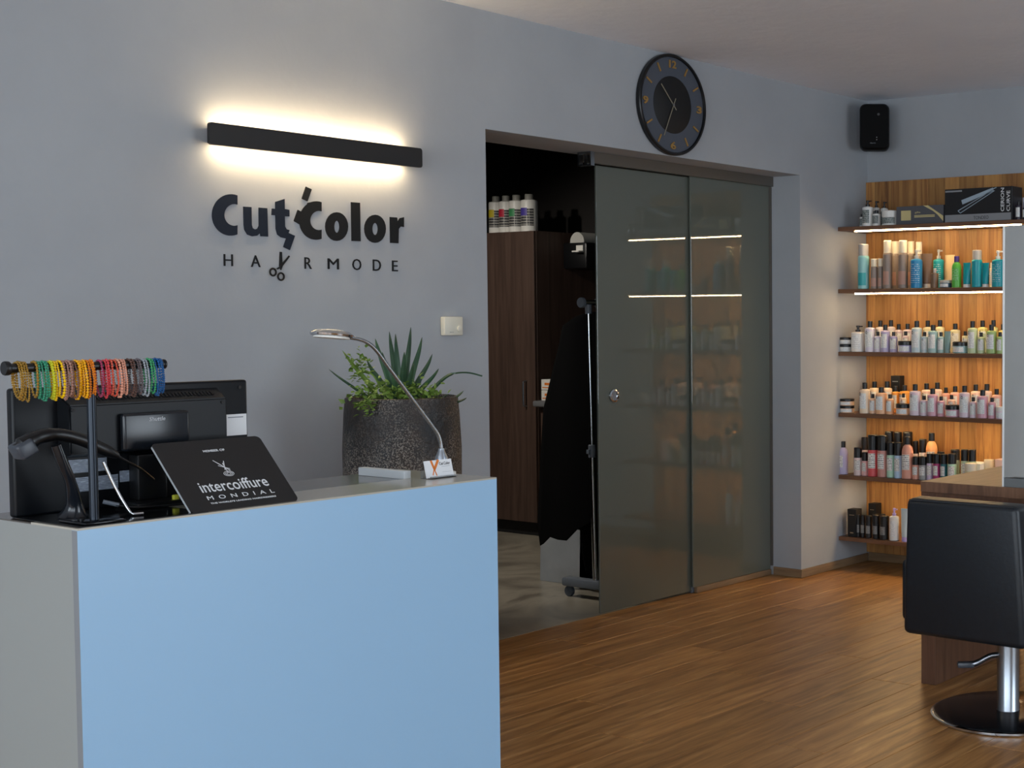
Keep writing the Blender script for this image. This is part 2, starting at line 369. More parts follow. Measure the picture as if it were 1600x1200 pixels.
# ------------------------------------------------------------------ wall lettering
ws = thing('wall_lettering', 'dark raised lettering Cut Color Hairmode under the light bar', 'wall sign', (3.2, W-.001, 1.55))
M_navy = pm('letter_navy', '0b1728', 0.5, spec=.3); M_ink = pm('letter_black', '0c0d0f', 0.5, spec=.3)
SH = {'u':[(2.9245,1.7885),(2.9544,1.7889),(2.9542,1.7275),(2.9575,1.7167),(2.9659,1.7128),(2.9756,1.7161),(2.9813,1.7263),(2.9822,1.7891),(3.0139,1.789),(3.0153,1.6905),(2.9872,1.6902),(2.9856,1.7017),(2.9732,1.6917),(2.9551,1.6886),(2.9372,1.6937),(2.9269,1.7096),(2.9249,1.7259)],'t':[(3.0465,1.8134),(3.0823,1.826),(3.0821,1.7907),(3.1003,1.7891),(3.0998,1.7655),(3.0815,1.7655),(3.082,1.7291),(3.0881,1.7199),(3.0994,1.7177),(3.0953,1.7074),(3.1205,1.6985),(3.099,1.6474),(3.0741,1.657),(3.0861,1.6873),(3.0654,1.6907),(3.0519,1.6996),(3.0462,1.7188),(3.046,1.7661),(3.0312,1.7663),(3.0329,1.7892),(3.0459,1.7889)],'spike':[(3.1172,1.7508),(3.134,1.7913),(3.1595,1.7805),(3.1745,1.8196),(3.2124,1.8262),(3.1853,1.7776),(3.1682,1.7367),(3.152,1.7347)],'slash':[(3.168,1.8759),(3.1918,1.8681),(3.1733,1.824),(3.151,1.8321)],'l':[(3.3555,1.8339),(3.3936,1.8342),(3.3934,1.692),(3.3553,1.6914)],'r':[(3.5256,1.7898),(3.5584,1.79),(3.5603,1.7738),(3.5716,1.7884),(3.5902,1.7932),(3.5894,1.7554),(3.5739,1.7564),(3.5649,1.7468),(3.5623,1.692),(3.5257,1.6922)],'C1':([(2.9029,1.8251),(2.8928,1.8273),(2.8824,1.8278),(2.8719,1.8266),(2.8615,1.8238),(2.8516,1.8195),(2.8424,1.8137),(2.834,1.8067),(2.8266,1.7985),(2.8205,1.7893),(2.8156,1.7794),(2.8123,1.769),(2.8105,1.7584),(2.8102,1.7477),(2.8115,1.7373),(2.8144,1.7273),(2.8187,1.718),(2.8245,1.7096),(2.8315,1.7022),(2.8396,1.6962),(2.8486,1.6915),(2.8583,1.6884),(2.8685,1.6869),(2.879,1.6871),(2.8895,1.6889),(2.8998,1.6923)],[(2.9025,1.7939),(2.8971,1.7949),(2.8915,1.795),(2.8859,1.7942),(2.8805,1.7927),(2.8752,1.7903),(2.8703,1.7873),(2.8659,1.7836),(2.862,1.7793),(2.8588,1.7745),(2.8562,1.7694),(2.8545,1.764),(2.8535,1.7585),(2.8534,1.753),(2.8541,1.7476),(2.8556,1.7424),(2.8579,1.7376),(2.8609,1.7332),(2.8646,1.7294),(2.8689,1.7262),(2.8736,1.7238),(2.8788,1.7221),(2.8842,1.7212),(2.8897,1.7212),(2.8953,1.722),(2.9008,1.7236)]),'C2':([(3.2308,1.8251),(3.2207,1.827),(3.2104,1.8272),(3.2,1.8259),(3.1898,1.823),(3.1801,1.8186),(3.171,1.8129),(3.1628,1.8059),(3.1556,1.7979),(3.1496,1.789),(3.1449,1.7794),(3.1417,1.7693),(3.1399,1.759),(3.1397,1.7486),(3.141,1.7385),(3.1438,1.7288),(3.148,1.7197),(3.1537,1.7114),(3.1605,1.7042),(3.1684,1.6982),(3.1773,1.6936),(3.1869,1.6903),(3.1969,1.6887),(3.2073,1.6885),(3.2177,1.69),(3.2279,1.693)],[(3.2302,1.7921),(3.2249,1.7929),(3.2195,1.7929),(3.2141,1.7922),(3.2088,1.7907),(3.2038,1.7885),(3.1991,1.7856),(3.1948,1.7821),(3.1911,1.7782),(3.188,1.7737),(3.1856,1.769),(3.1839,1.764),(3.183,1.7589),(3.1829,1.7538),(3.1836,1.7488),(3.185,1.744),(3.1873,1.7395),(3.1902,1.7355),(3.1937,1.7319),(3.1978,1.7289),(3.2024,1.7266),(3.2074,1.725),(3.2126,1.7241),(3.218,1.724),(3.2234,1.7247),(3.2287,1.7261)]),'o1':([(3.3406,1.7434),(3.3386,1.7297),(3.3335,1.7167),(3.3256,1.7054),(3.3154,1.6966),(3.3036,1.6908),(3.2912,1.6884),(3.2789,1.6896),(3.2675,1.6943),(3.2578,1.7021),(3.2506,1.7125),(3.2461,1.7248),(3.2448,1.7381),(3.2467,1.7517),(3.2517,1.7645),(3.2594,1.7757),(3.2694,1.7846),(3.281,1.7905),(3.2934,1.7931),(3.3058,1.7921),(3.3173,1.7876),(3.3272,1.7798),(3.3346,1.7694),(3.3392,1.757)],[(3.3045,1.7409),(3.304,1.7351),(3.3027,1.7297),(3.3008,1.725),(3.2983,1.7214),(3.2955,1.719),(3.2925,1.7181),(3.2896,1.7187),(3.2868,1.7208),(3.2845,1.7242),(3.2828,1.7286),(3.2818,1.7339),(3.2815,1.7396),(3.282,1.7453),(3.2833,1.7507),(3.2852,1.7554),(3.2877,1.759),(3.2905,1.7614),(3.2935,1.7623),(3.2964,1.7617),(3.2991,1.7597),(3.3014,1.7563),(3.3032,1.7518),(3.3042,1.7466)]),'o2':([(3.5065,1.7442),(3.5046,1.7304),(3.4995,1.7174),(3.4916,1.7061),(3.4815,1.6972),(3.4698,1.6914),(3.4574,1.6891),(3.4451,1.6903),(3.4337,1.695),(3.4241,1.7028),(3.4169,1.7133),(3.4124,1.7256),(3.4111,1.7391),(3.413,1.7526),(3.418,1.7655),(3.4257,1.7768),(3.4356,1.7857),(3.4472,1.7916),(3.4595,1.7942),(3.4719,1.7931),(3.4833,1.7886),(3.4931,1.7808),(3.5006,1.7703),(3.5051,1.7578)],[(3.4713,1.7417),(3.4707,1.7358),(3.4693,1.7303),(3.4672,1.7254),(3.4644,1.7217),(3.4613,1.7193),(3.458,1.7183),(3.4547,1.7189),(3.4516,1.721),(3.4491,1.7245),(3.4471,1.7291),(3.446,1.7345),(3.4457,1.7403),(3.4462,1.7462),(3.4476,1.7517),(3.4497,1.7566),(3.4524,1.7603),(3.4556,1.7627),(3.4589,1.7637),(3.4622,1.7631),(3.4653,1.761),(3.4678,1.7576),(3.4698,1.753),(3.471,1.7476)])}
WO_ = (0, W-.0008, 0)
def letter(name, mb, mat, lab=None):
    o = mb.build(name, mat, ws, smooth=False)
    if lab: o['label'] = lab
for n, mt in (('u', M_navy), ('t', M_navy), ('slash', M_ink), ('l', M_ink), ('r', M_ink)):
    letter('letter' if n != 'slash' else 'slash_mark', MB().prism(SH[n], WO_, PX, PZ, 0.0, .0035), mt)
letter('letter', MB().strip(SH['C1'][0], SH['C1'][1], WO_, PX, PZ, 0, .0035, False), M_navy)
letter('letter', MB().strip(SH['C2'][0], SH['C2'][1], WO_, PX, PZ, 0, .0035, False).prism(SH['spike'], WO_, PX, PZ, 0.0, .0033), M_ink)
for n in ('o1', 'o2'): letter('letter', MB().strip(SH[n][0], SH[n][1], WO_, PX, PZ, 0, .0035, True), M_ink)
for ch, (a, b, c, d) in dict(H=(2.8485, 2.8818, 1.5836, 1.6236), A=(2.9489, 2.9846, 1.5835, 1.6237), R=(3.1574, 3.1866, 1.5831, 1.6242), M=(3.2525, 3.2988, 1.585, 1.6239),
        O=(3.3569, 3.395, 1.5845, 1.6258), D=(3.4464, 3.4821, 1.5847, 1.6266), E=(3.5327, 3.5584, 1.5852, 1.6259)).items():
    letter('letter', text_mb(ch, ((a+b)/2, W-.0008, (c+d)/2), PX, PZ, b-a, d-c, ext=.003, off=.0), M_ink)
s = MB().prism([(3.0599, 1.6395), (3.067, 1.6395), (3.0685, 1.589), (3.0625, 1.575), (3.0565, 1.59)], WO_, PX, PZ, 0, .0045)
s.prism([(3.0925, 1.6280), (3.0972, 1.6246), (3.0625, 1.5840), (3.0470, 1.5770), (3.0440, 1.5810), (3.0560, 1.5880)], WO_, PX, PZ, .004, .006)
for cx, cz in ((3.0303, 1.5677), (3.0611, 1.5529)):
    s.tube([(cx+.0115*math.cos(a), W-.005, cz+.0125*math.sin(a)) for a in [i*math.pi/10 for i in range(20)]], .0032, 8, closed=True)
letter('scissors', s, M_ink, 'small scissors standing for the letter I')
# ------------------------------------------------------------------ light bar above the lettering
lb = thing('light_bar', 'long black wall light bar glowing warm above and below', 'wall lamp', (3.198, W-.001, 1.98))
def rrect(w, h, r, n=5):
    out = []
    for cx, cy, a0 in ((w/2-r, h/2-r, 0), (-w/2+r, h/2-r, 90), (-w/2+r, -h/2+r, 180), (w/2-r, -h/2+r, 270)):
        for i in range(n+1):
            a = math.radians(a0+90*i/n); out.append((cx+r*math.cos(a), cy+r*math.sin(a)))
    return out
MB().prism(rrect(.862, .0735, .010), (3.197, W-.056, 2.017), PX, PZ, 0, .012).build('cover_plate', pm('bar_dark', '1d1b1a', 0.45), lb)
MB().box(2.80, 3.594, W-.056, W-.001, 1.992, 2.042).build('holder', M_blackm, lb, smooth=False)
for z0, z1 in ((2.0421, 2.0451), (1.9889, 1.9919)):
    MB().box(2.81, 3.584, W-.052, W-.016, z0, z1).build('led_lens', M_bar, lb, smooth=False)
# ------------------------------------------------------------------ thermostat
th = thing('thermostat', 'small square white thermostat on the grey wall beside the opening', 'thermostat', (3.80, W-.001, 1.339))
MB().box(3.757, 3.847, W-.028, W-.001, 1.339, 1.413, bev=.004).build('housing', pm('cream_plastic', 'd9d6c6', 0.45), th)
MB().lathe([(.012, 0), (.012, .004), (.010, .005)], (0, 0, 0), 20, M=Matrix.Translation((3.828, W-.028, 1.365)) @ Matrix.Rotation(math.pi/2, 4, 'X')).build('dial', pm('cream_plastic', 'd9d6c6', 0.45), th)
text_mb('thermo', (3.79, W-.0282, 1.352), PX, PZ, .02, .004, ext=.0003).build('print', M_greyp, th)
# ------------------------------------------------------------------ wall clock
ck = thing('wall_clock', 'large round dark wall clock with gold numerals high above the glass door', 'clock', (5.126, W-.001, 2.177))
cc = Vector((5.126, W, 2.4135)); RX = Matrix.Translation((cc.x, W-.001, cc.z)) @ Matrix.Rotation(math.pi/2, 4, 'X')
MB().lathe([(.224, 0), (.237, .003), (.237, .022), (.233, .027), (.224, .027), (.222, .019)], (0, 0, 0), 64, M=RX, cap=False).build('rim', M_black, ck)
MB().lathe([(.223, .001), (.223, .016), (.133, .016), (.133, .012), (.001, .012)], (0, 0, 0), 64, M=RX, cap=False).build('dial_ring', pm('clock_grey', '4b515c', 0.55), ck)
MB().lathe([(.134, .0), (.134, .017), (.132, .0185), (.001, .0185)], (0, 0, 0), 64, M=RX, cap=False).build('dial_centre', M_blackm, ck)
for h in range(1, 13):
    a = math.radians(90-30*h); u = Vector((math.cos(a), 0, math.sin(a)))
    if h % 3:
        MB().box(-.004, .004, -.004, .0, -.021, .021, M=Matrix.Translation((cc.x+.190*u.x, W-.018, cc.z+.190*u.z)) @ Matrix.Rotation(-(a-math.pi/2), 4, 'Y')).build('hour_bar', M_gold, ck, smooth=False)
    else:
        text_mb(str(h), (cc.x+.190*u.x, W-.018, cc.z+.190*u.z), PX, PZ, .05 if h == 12 else .036, .036, ext=.004, off=.03).build('numeral', M_gold, ck)
def hand(name, deg, ln, tail, w, d):
    a = math.radians(deg); M = Matrix.Translation((cc.x, W-.001-d, cc.z)) @ Matrix.Rotation(a, 4, 'Y')
    MB().box(-w/2, w/2, -.0012, 0, -tail, ln, M=M).build(name, pm('hand_metal', 'a39c88', 0.35, 0.6), ck, smooth=False)
hand('hour_hand', 316, .122, .03, .006, .0215); hand('minute_hand', 205, .165, .035, .005, .0235)
MB().lathe([(.006, 0), (.006, .006)], (0, 0, .0195), 16, M=RX).build('hand_hub', M_steel, ck)
# ------------------------------------------------------------------ loudspeaker in the corner
sp = thing('corner_loudspeaker', 'small black loudspeaker mounted high in the room corner', 'speaker', (6.69, 4.335, 2.345), math.radians(-57))
MB().box(-.083, .083, -.075, .055, 0, .258, bev=.034, seg=5).build('cabinet', pm('speaker_black', '050506', .5, spec=.25), sp, world=False)
MB().prism(rrect(.150, .236, .030), (0, -.0755, .129), PX, PZ, 0, .004).build('grille', pm('grille_black', '030304', .7, spec=.15), sp, world=False)
MB().box(-.02, .02, .065, .115, .10, .16, bev=.004).build('wall_bracket', M_black, sp, world=False)
sm = pm('speaker_print', '8d9095', 0.5)
MB().lathe([(.007, 0), (.007, .001)], (0, 0, 0), 12, M=Matrix.Translation((.022, -.079, .195)) @ Matrix.Rotation(math.pi/2, 4, 'X')).build('badge', pm('speaker_badge', '3a3c40', .5), sp, world=False)
text_mb('dyon', (-.01, -.0791, .036), PX, PZ, .03, .008, ext=.0005).build('print', sm, sp, world=False)
for z in (.055, .068): MB().lathe([(.003, 0), (.003, .001)], (0, 0, 0), 8, M=Matrix.Translation((.012, -.079, z)) @ Matrix.Rotation(math.pi/2, 4, 'X')).build('indicator', sm, sp, world=False)
# ------------------------------------------------------------------ product shelving
SZ = [1.916, 1.57, 1.22, .877, .527, .179]
su = thing('product_shelving', 'walnut wall shelving with six lit shelves full of hair products', 'shelves', (6.68, 3.7, .0))
yb = W-.002; i = 0
random.seed(3)
while yb > 3.29:
    wd = random.choice((.045, .06, .075, .09, .11)); y0 = max(yb-wd, 3.285)
    o = MB().box(6.812, 6.8295, y0+.0004, yb-.0004, .052, 2.187, bev=.0008, seg=1).build('back_board', M_board, su, smooth=False)
    yb = y0
for z in SZ:
    o = MB().box(6.527, 6.811, 3.285, W-.001, z-.022, z, bev=.001, seg=1).build('shelf', M_shelf, su, smooth=False)
    if z > .2:
        if z > 1.5: MB().box(6.540, 6.552, 3.34, W-.105, z-.0290, z-.0221).build('led_strip', M_led, o, smooth=False)
        else: MB().box(6.620, 6.634, 3.34, W-.105, z-.0232, z-.0221).build('led_strip', M_led, o, smooth=False)
# ------------------------------------------------------------------ bottles, cans, jars and tubes
def patch(r, a, z0, z1, n=8):
    mb = MB(); vs = []; fs = []
    for z in (z0, z1):
        for i in range(n+1):
            w = math.pi-a+2*a*i/n; vs.append((r*math.cos(w), r*math.sin(w), z))
    for i in range(n): fs.append((i, i+1, n+2+i, n+1+i))
    mb._add(vs, fs); return mb
def slot(me): me.materials.append(None); return me
PROTO = {
 'bottle': [('body', MB().lathe([(.93, 0), (1, .012), (1, .735), (.96, .76), (.80, .778), (.46, .785), (.44, .80)], seg=20)),
            ('cap', MB().lathe([(.47, .795), (.47, .985), (.43, 1.0)], seg=16)),
            ('label', patch(1.012, .95, .16, .66)),
            ('emblem', MB().lathe([(.17, 0), (.17, .012), (.10, .012), (.10, .004)], seg=12, cap=False, M=Matrix.Translation((-1.025, .25, .635)) @ Matrix.Scale(.32, 4, PZ) @ Matrix.Rotation(-math.pi/2, 4, 'Y')))],
 'can': [('body', MB().lathe([(.94, 0), (1, .012), (1, .60), (.93, .63), (.90, .66)], seg=20)),
         ('cap', MB().lathe([(.965, .64), (.965, .975), (.90, 1.0)], seg=20)),
         ('label', patch(1.012, .85, .20, .56))],
 'spray': [('body', MB().lathe([(.92, 0), (1, .012), (1, .70), (.90, .735), (.80, .75)], seg=20)),
           ('cap', MB().lathe([(.86, .74), (.88, .98), (.80, 1.0)], seg=20)),
           ('label', patch(1.012, .9, .08, .36))],
 'pump': [('body', MB().lathe([(.93, 0), (1, .012), (1, .70), (.93, .735), (.60, .755), (.36, .76), (.36, .77)], seg=20)),
          ('collar', MB().lathe([(.40, .765), (.40, .84), (.20, .845), (.20, .93)], seg=14)),
          ('pump_head', MB().lathe([(.30, .93), (.30, .985), (.24, 1.0)], seg=12).box(-.1, .1, -.78, -.1, .945, .985)),
          ('label', patch(1.012, .85, .12, .62))],
 'jar': [('body', MB().lathe([(.94, 0), (1, .04), (1, .62), (.95, .64)], seg=24)),
         ('lid', MB().lathe([(1.03, .63), (1.03, .94), (.97, 1.0)], seg=24)),
         ('label', patch(1.014, 1.1, .12, .54))],
 'dome': [('body', MB().lathe([(.92, 0), (1, .012), (1, .62), (.93, .70), (.72, .77), (.50, .80), (.48, .82)], seg=20)),
          ('cap', MB().lathe([(.53, .815), (.53, .985), (.48, 1.0)], seg=16)),
          ('label', patch(1.012, .8, .22, .58))],
}
def tube_body():
    mb = MB(); vs, fs = [], []; n = 16; rows = [(.12, .62, .62), (.15, .82, .80), (.35, .93, .72), (.65, 1.0, .45), (.9, 1.04, .18), (1.0, 1.05, .10)]
    for z, a, b in rows:
        for i in range(n): w = 2*math.pi*i/n; vs.append((b*math.cos(w), a*math.sin(w), z))
    for j in range(len(rows)-1):
        for i in range(n): k = (i+1) % n; fs.append((j*n+i, j*n+k, (j+1)*n+k, (j+1)*n+i))
    fs.append(tuple(range(n-1, -1, -1))); fs.append(tuple(range((len(rows)-1)*n, len(rows)*n)))
    mb._add(vs, fs); return mb
PROTO['tube'] = [('body', tube_body()), ('cap', MB().lathe([(.80, 0), (.82, .01), (.80, .13), (.6, .135)], seg=16))]
PROTO = {k: [(n, slot(mb.mesh(k+'_'+n))) for n, mb in v] for k, v in PROTO.items()}
HUE = dict(white='e4e2dc', black='141314', darkviolet='2a2030', silverteal='8cc4c6', clear='d9d6cf', greybrown='8a7b70', cream='eadfc6', blue='1b83bb', taupe='6d594c', brownclear='7a5f45',
  teal='16a0ad', beige='d9bd90', navy='2b4a63', silver='b9b6ad', green='5dbb46', purple='45267c', lavwhite='d9d3df', creamlav='e3d8d6', lavender='b9b0d0', lavpink='cfc0c8',
  paleblue='c6d6d8', creamyel='e3dcb4', bluegreen='9fc0bf', tealgrey='7fa0a2', palegreen='c5d5a8', yellow='e4dc90', green2='a8c47c', peachlight='eec6a4', creampeach='efd9bd', peach='f0b98c',
  orange='f0a94e', lilacpink='e3cfd8', rosecream='efd0c0', pink='dca8b6', rose='e8b4a4', palerose='e6cfcc', pinkcan='e3b3b0', red='d9595c', rosebrown='c98f84', orangered='e0603c', mint='b4d9bf',
  babyblue='b5cde3', peachpink='dd9c86', peachorange='efae72', greycan='9d9b98', lilaccan='cdb8cf', magenta='b0336e', tealcan='20646c', greengrey='7d8d84', palegreen2='b3c7a4', blackcan='131214', lilac='b9a4d8')
LAB_W = printed('label_print', 'eceeec', 'a9abad', thr=.7); LAB_T = printed('label_print_dark', '2a3a34', 'cfd3cf'); LAB_B = printed('label_print_black', '151515', 'b8b8b6', thr=.5)
LAB_C = printed('label_print_can', 'e9e7e2', '3a3a3c', freq=5, thr=.7)
def plast(c):
    if c == 'clear': return pm('plastic_clear', HUE[c], 0.25, trans=0.35)
    return pm('plastic_'+c, HUE[c], 0.34)
BT = [
(0, 'pump', 6.572, 4.304, 0.0303, 1.916, 0.144, 'white', 'black', 'white lotion bottle with black pump', 'front'),
(0, 'pump', 6.725, 4.346, 0.0219, 1.916, 0.153, 'white', 'black', 'white lotion bottle with black pump', 'back'),
(0, 'pump', 6.725, 4.293, 0.0213, 1.916, 0.147, 'white', 'black', 'white lotion bottle with black pump', 'back'),
(0, 'bottle', 6.64, 4.391, 0.0109, 1.916, 0.076, 'white', 'black', 'small white bottle with black cap', 'back'),
(0, 'bottle', 6.572, 4.246, 0.023, 1.916, 0.087, 'white', 'black', 'small white bottle with black cap', 'front'),
(0, 'jar', 6.58, 4.162, 0.045, 1.916, 0.081, 'white', 'white', 'white cream jar with black label', 'front'),
(0, 'bottle', 6.572, 3.367, 0.0157, 1.916, 0.098, 'darkviolet', 'black', 'dark violet bottle with white label', 'front'),
(0, 'bottle', 6.572, 3.327, 0.0157, 1.916, 0.08, 'darkviolet', 'black', 'dark violet bottle with white label', 'front'),
(1, 'spray', 6.572, 4.332, 0.0322, 1.57, 0.249, 'silverteal', 'clear', 'silver and teal hairspray can with clear cap', 'front'),
(1, 'spray', 6.572, 4.262, 0.0211, 1.57, 0.166, 'greybrown', 'cream', 'small grey spray can with pale cap', 'front'),
(1, 'spray', 6.572, 4.22, 0.0168, 1.57, 0.167, 'greybrown', 'cream', 'small grey spray can with pale cap', 'front'),
(1, 'spray', 6.572, 4.174, 0.0258, 1.57, 0.265, 'greybrown', 'cream', 'tall taupe spray can with cream cap', 'front'),
(1, 'spray', 6.725, 4.219, 0.0243, 1.57, 0.268, 'greybrown', 'cream', 'tall taupe spray can with cream cap', 'back'),
(1, 'spray', 6.572, 4.074, 0.027, 1.57, 0.262, 'greybrown', 'cream', 'tall taupe spray can with cream cap', 'front'),
(1, 'spray', 6.725, 4.115, 0.0221, 1.57, 0.265, 'greybrown', 'cream', 'tall taupe spray can with cream cap', 'back'),
(1, 'spray', 6.725, 4.065, 0.0208, 1.57, 0.261, 'greybrown', 'cream', 'tall taupe spray can with cream cap', 'back'),
(1, 'pump', 6.572, 3.988, 0.0326, 1.57, 0.21, 'blue', 'clear', 'bright blue pump bottle', 'front'),
(1, 'tube', 6.64, 3.962, 0.0296, 1.57, 0.19, 'taupe', 'clear', 'taupe upside-down tube with clear cap', 'back'),
(1, 'bottle', 6.572, 3.873, 0.0208, 1.57, 0.103, 'brownclear', 'clear', 'small brown bottle with silver top', 'front'),
(1, 'pump', 6.725, 3.938, 0.0305, 1.57, 0.215, 'teal', 'clear', 'teal pump bottle', 'back'),
(1, 'tube', 6.725, 3.866, 0.0338, 1.57, 0.184, 'beige', 'cream', 'beige upside-down tube', 'back'),
(1, 'jar', 6.572, 3.803, 0.0332, 1.57, 0.041, 'navy', 'silver', 'small dark blue jar with silver lid', 'front'),
(1, 'dome', 6.572, 3.737, 0.0261, 1.57, 0.168, 'green', 'purple', 'bright green bottle with purple cap', 'front'),
(1, 'tube', 6.572, 3.674, 0.0255, 1.57, 0.132, 'teal', 'white', 'teal upside-down tube with white cap', 'front'),
(1, 'spray', 6.572, 3.613, 0.0288, 1.57, 0.197, 'teal', 'clear', 'teal foam bottle with clear cap', 'front'),
(1, 'tube', 6.572, 3.561, 0.0216, 1.57, 0.129, 'teal', 'white', 'teal upside-down tube with white cap', 'front'),
(1, 'bottle', 6.725, 3.611, 0.0092, 1.57, 0.136, 'cream', 'cream', 'slim cream bottle', 'back'),
(1, 'pump', 6.572, 3.487, 0.0328, 1.57, 0.192, 'teal', 'white', 'large teal pump bottle with white head', 'front'),
(2, 'jar', 6.572, 4.452, 0.0356, 1.22, 0.042, 'white', 'black', 'white jar with black lid, lower of its stack', 'front'),
(2, 'jar', 6.572, 4.452, 0.0356, 1.263, 0.038, 'white', 'black', 'white jar with black lid, upper of its stack', 'front'),
(2, 'pump', 6.573, 4.371, 0.0383, 1.22, 0.147, 'white', 'black', 'white pump bottle with black pump', 'front'),
(2, 'bottle', 6.572, 4.29, 0.0295, 1.22, 0.172, 'lavwhite', 'black', 'tall lavender white shampoo bottle', 'front'),
(2, 'bottle', 6.725, 4.32, 0.0274, 1.22, 0.175, 'creamlav', 'black', 'tall pale cream shampoo bottle', 'back'),
(2, 'bottle', 6.725, 4.249, 0.026, 1.22, 0.177, 'creamlav', 'black', 'tall pale pink shampoo bottle', 'back'),
(2, 'bottle', 6.572, 4.238, 0.0213, 1.22, 0.113, 'lavwhite', 'black', 'small lavender shampoo bottle', 'front'),
(2, 'bottle', 6.572, 4.189, 0.0267, 1.22, 0.152, 'lavender', 'black', 'medium lavender shampoo bottle', 'front'),
(2, 'bottle', 6.572, 4.135, 0.0216, 1.22, 0.113, 'lavender', 'black', 'small lavender shampoo bottle', 'front'),
(2, 'bottle', 6.725, 4.197, 0.0243, 1.22, 0.155, 'lavpink', 'black', 'medium lilac shampoo bottle', 'back'),
(2, 'bottle', 6.725, 4.139, 0.026, 1.22, 0.157, 'lavpink', 'black', 'medium lilac shampoo bottle', 'back'),
(2, 'bottle', 6.64, 4.099, 0.0197, 1.22, 0.115, 'lavpink', 'black', 'small lilac shampoo bottle', 'back'),
(2, 'jar', 6.576, 4.06, 0.0405, 1.22, 0.063, 'lavender', 'black', 'lavender hair mask jar with black lid', 'front'),
(2, 'bottle', 6.572, 3.986, 0.0294, 1.22, 0.173, 'paleblue', 'black', 'tall pale blue shampoo bottle', 'front'),
(2, 'bottle', 6.725, 4.008, 0.0263, 1.22, 0.175, 'creamyel', 'black', 'tall cream yellow shampoo bottle', 'back'),
(2, 'bottle', 6.725, 3.929, 0.0257, 1.22, 0.177, 'creamyel', 'black', 'tall cream yellow shampoo bottle', 'back'),
(2, 'bottle', 6.572, 3.936, 0.0193, 1.22, 0.113, 'paleblue', 'black', 'small pale blue shampoo bottle', 'front'),
(2, 'bottle', 6.572, 3.883, 0.0278, 1.22, 0.151, 'bluegreen', 'black', 'medium blue green shampoo bottle', 'front'),
(2, 'bottle', 6.572, 3.833, 0.0193, 1.22, 0.112, 'bluegreen', 'black', 'small blue green shampoo bottle', 'front'),
(2, 'tube', 6.572, 3.793, 0.0195, 1.22, 0.117, 'tealgrey', 'tealgrey', 'teal grey upside-down tube', 'front'),
(2, 'bottle', 6.725, 3.832, 0.0275, 1.22, 0.158, 'creamyel', 'black', 'medium cream yellow shampoo bottle', 'back'),
(2, 'bottle', 6.64, 3.722, 0.0176, 1.22, 0.117, 'creamyel', 'black', 'small cream yellow shampoo bottle', 'back'),
(2, 'jar', 6.577, 3.714, 0.0422, 1.22, 0.062, 'bluegreen', 'black', 'blue green hair mask jar with black lid', 'front'),
(2, 'bottle', 6.572, 3.639, 0.0268, 1.22, 0.172, 'palegreen', 'black', 'tall pale green shampoo bottle', 'front'),
(2, 'bottle', 6.725, 3.662, 0.0265, 1.22, 0.175, 'yellow', 'black', 'tall pale yellow shampoo bottle', 'back'),
(2, 'bottle', 6.725, 3.595, 0.0256, 1.22, 0.177, 'yellow', 'black', 'tall pale yellow shampoo bottle', 'back'),
(2, 'bottle', 6.572, 3.587, 0.0203, 1.22, 0.111, 'palegreen', 'black', 'small pale green shampoo bottle', 'front'),
(2, 'bottle', 6.572, 3.525, 0.0271, 1.22, 0.153, 'green2', 'black', 'medium green shampoo bottle', 'front'),
(2, 'bottle', 6.572, 3.473, 0.0193, 1.22, 0.114, 'green2', 'black', 'small green shampoo bottle', 'front'),
(2, 'bottle', 6.725, 3.537, 0.0247, 1.22, 0.155, 'yellow', 'black', 'medium pale yellow shampoo bottle', 'back'),
(3, 'jar', 6.575, 4.447, 0.0404, 0.877, 0.039, 'peachlight', 'black', 'peach jar with black lid, lower of its stack', 'front'),
(3, 'jar', 6.575, 4.447, 0.0404, 0.917, 0.038, 'peachlight', 'black', 'peach jar with black lid, upper of its stack', 'front'),
(3, 'bottle', 6.572, 4.325, 0.0304, 0.877, 0.171, 'creampeach', 'black', 'tall cream peach shampoo bottle', 'front'),
(3, 'bottle', 6.725, 4.36, 0.0292, 0.877, 0.171, 'creampeach', 'black', 'tall cream peach shampoo bottle', 'back'),
(3, 'bottle', 6.725, 4.275, 0.0297, 0.877, 0.174, 'creampeach', 'black', 'tall cream peach shampoo bottle', 'back'),
(3, 'bottle', 6.572, 4.272, 0.0193, 0.877, 0.109, 'peachlight', 'black', 'small peach shampoo bottle', 'front'),
(3, 'bottle', 6.572, 4.216, 0.0315, 0.877, 0.149, 'peach', 'black', 'medium peach shampoo bottle', 'front'),
(3, 'bottle', 6.572, 4.159, 0.0217, 0.877, 0.11, 'peach', 'black', 'small peach shampoo bottle', 'front'),
(3, 'bottle', 6.725, 4.218, 0.024, 0.877, 0.149, 'orange', 'black', 'medium orange shampoo bottle', 'back'),
(3, 'bottle', 6.725, 4.158, 0.0296, 0.877, 0.155, 'orange', 'black', 'medium orange shampoo bottle', 'back'),
(3, 'bottle', 6.64, 4.114, 0.0175, 0.877, 0.114, 'creampeach', 'black', 'small cream shampoo bottle', 'back'),
(3, 'jar', 6.576, 4.073, 0.0406, 0.877, 0.061, 'peach', 'black', 'peach hair mask jar with black lid', 'front'),
(3, 'bottle', 6.572, 3.996, 0.0313, 0.877, 0.17, 'lilacpink', 'black', 'tall lilac pink shampoo bottle', 'front'),
(3, 'bottle', 6.725, 4.015, 0.0287, 0.877, 0.169, 'rosecream', 'black', 'tall pink cream shampoo bottle', 'back'),
(3, 'bottle', 6.725, 3.946, 0.0284, 0.877, 0.175, 'rosecream', 'black', 'tall pink cream shampoo bottle', 'back'),
(3, 'bottle', 6.572, 3.94, 0.0211, 0.877, 0.109, 'lilacpink', 'black', 'small lilac pink shampoo bottle', 'front'),
(3, 'bottle', 6.572, 3.885, 0.0286, 0.877, 0.15, 'pink', 'black', 'medium pink shampoo bottle', 'front'),
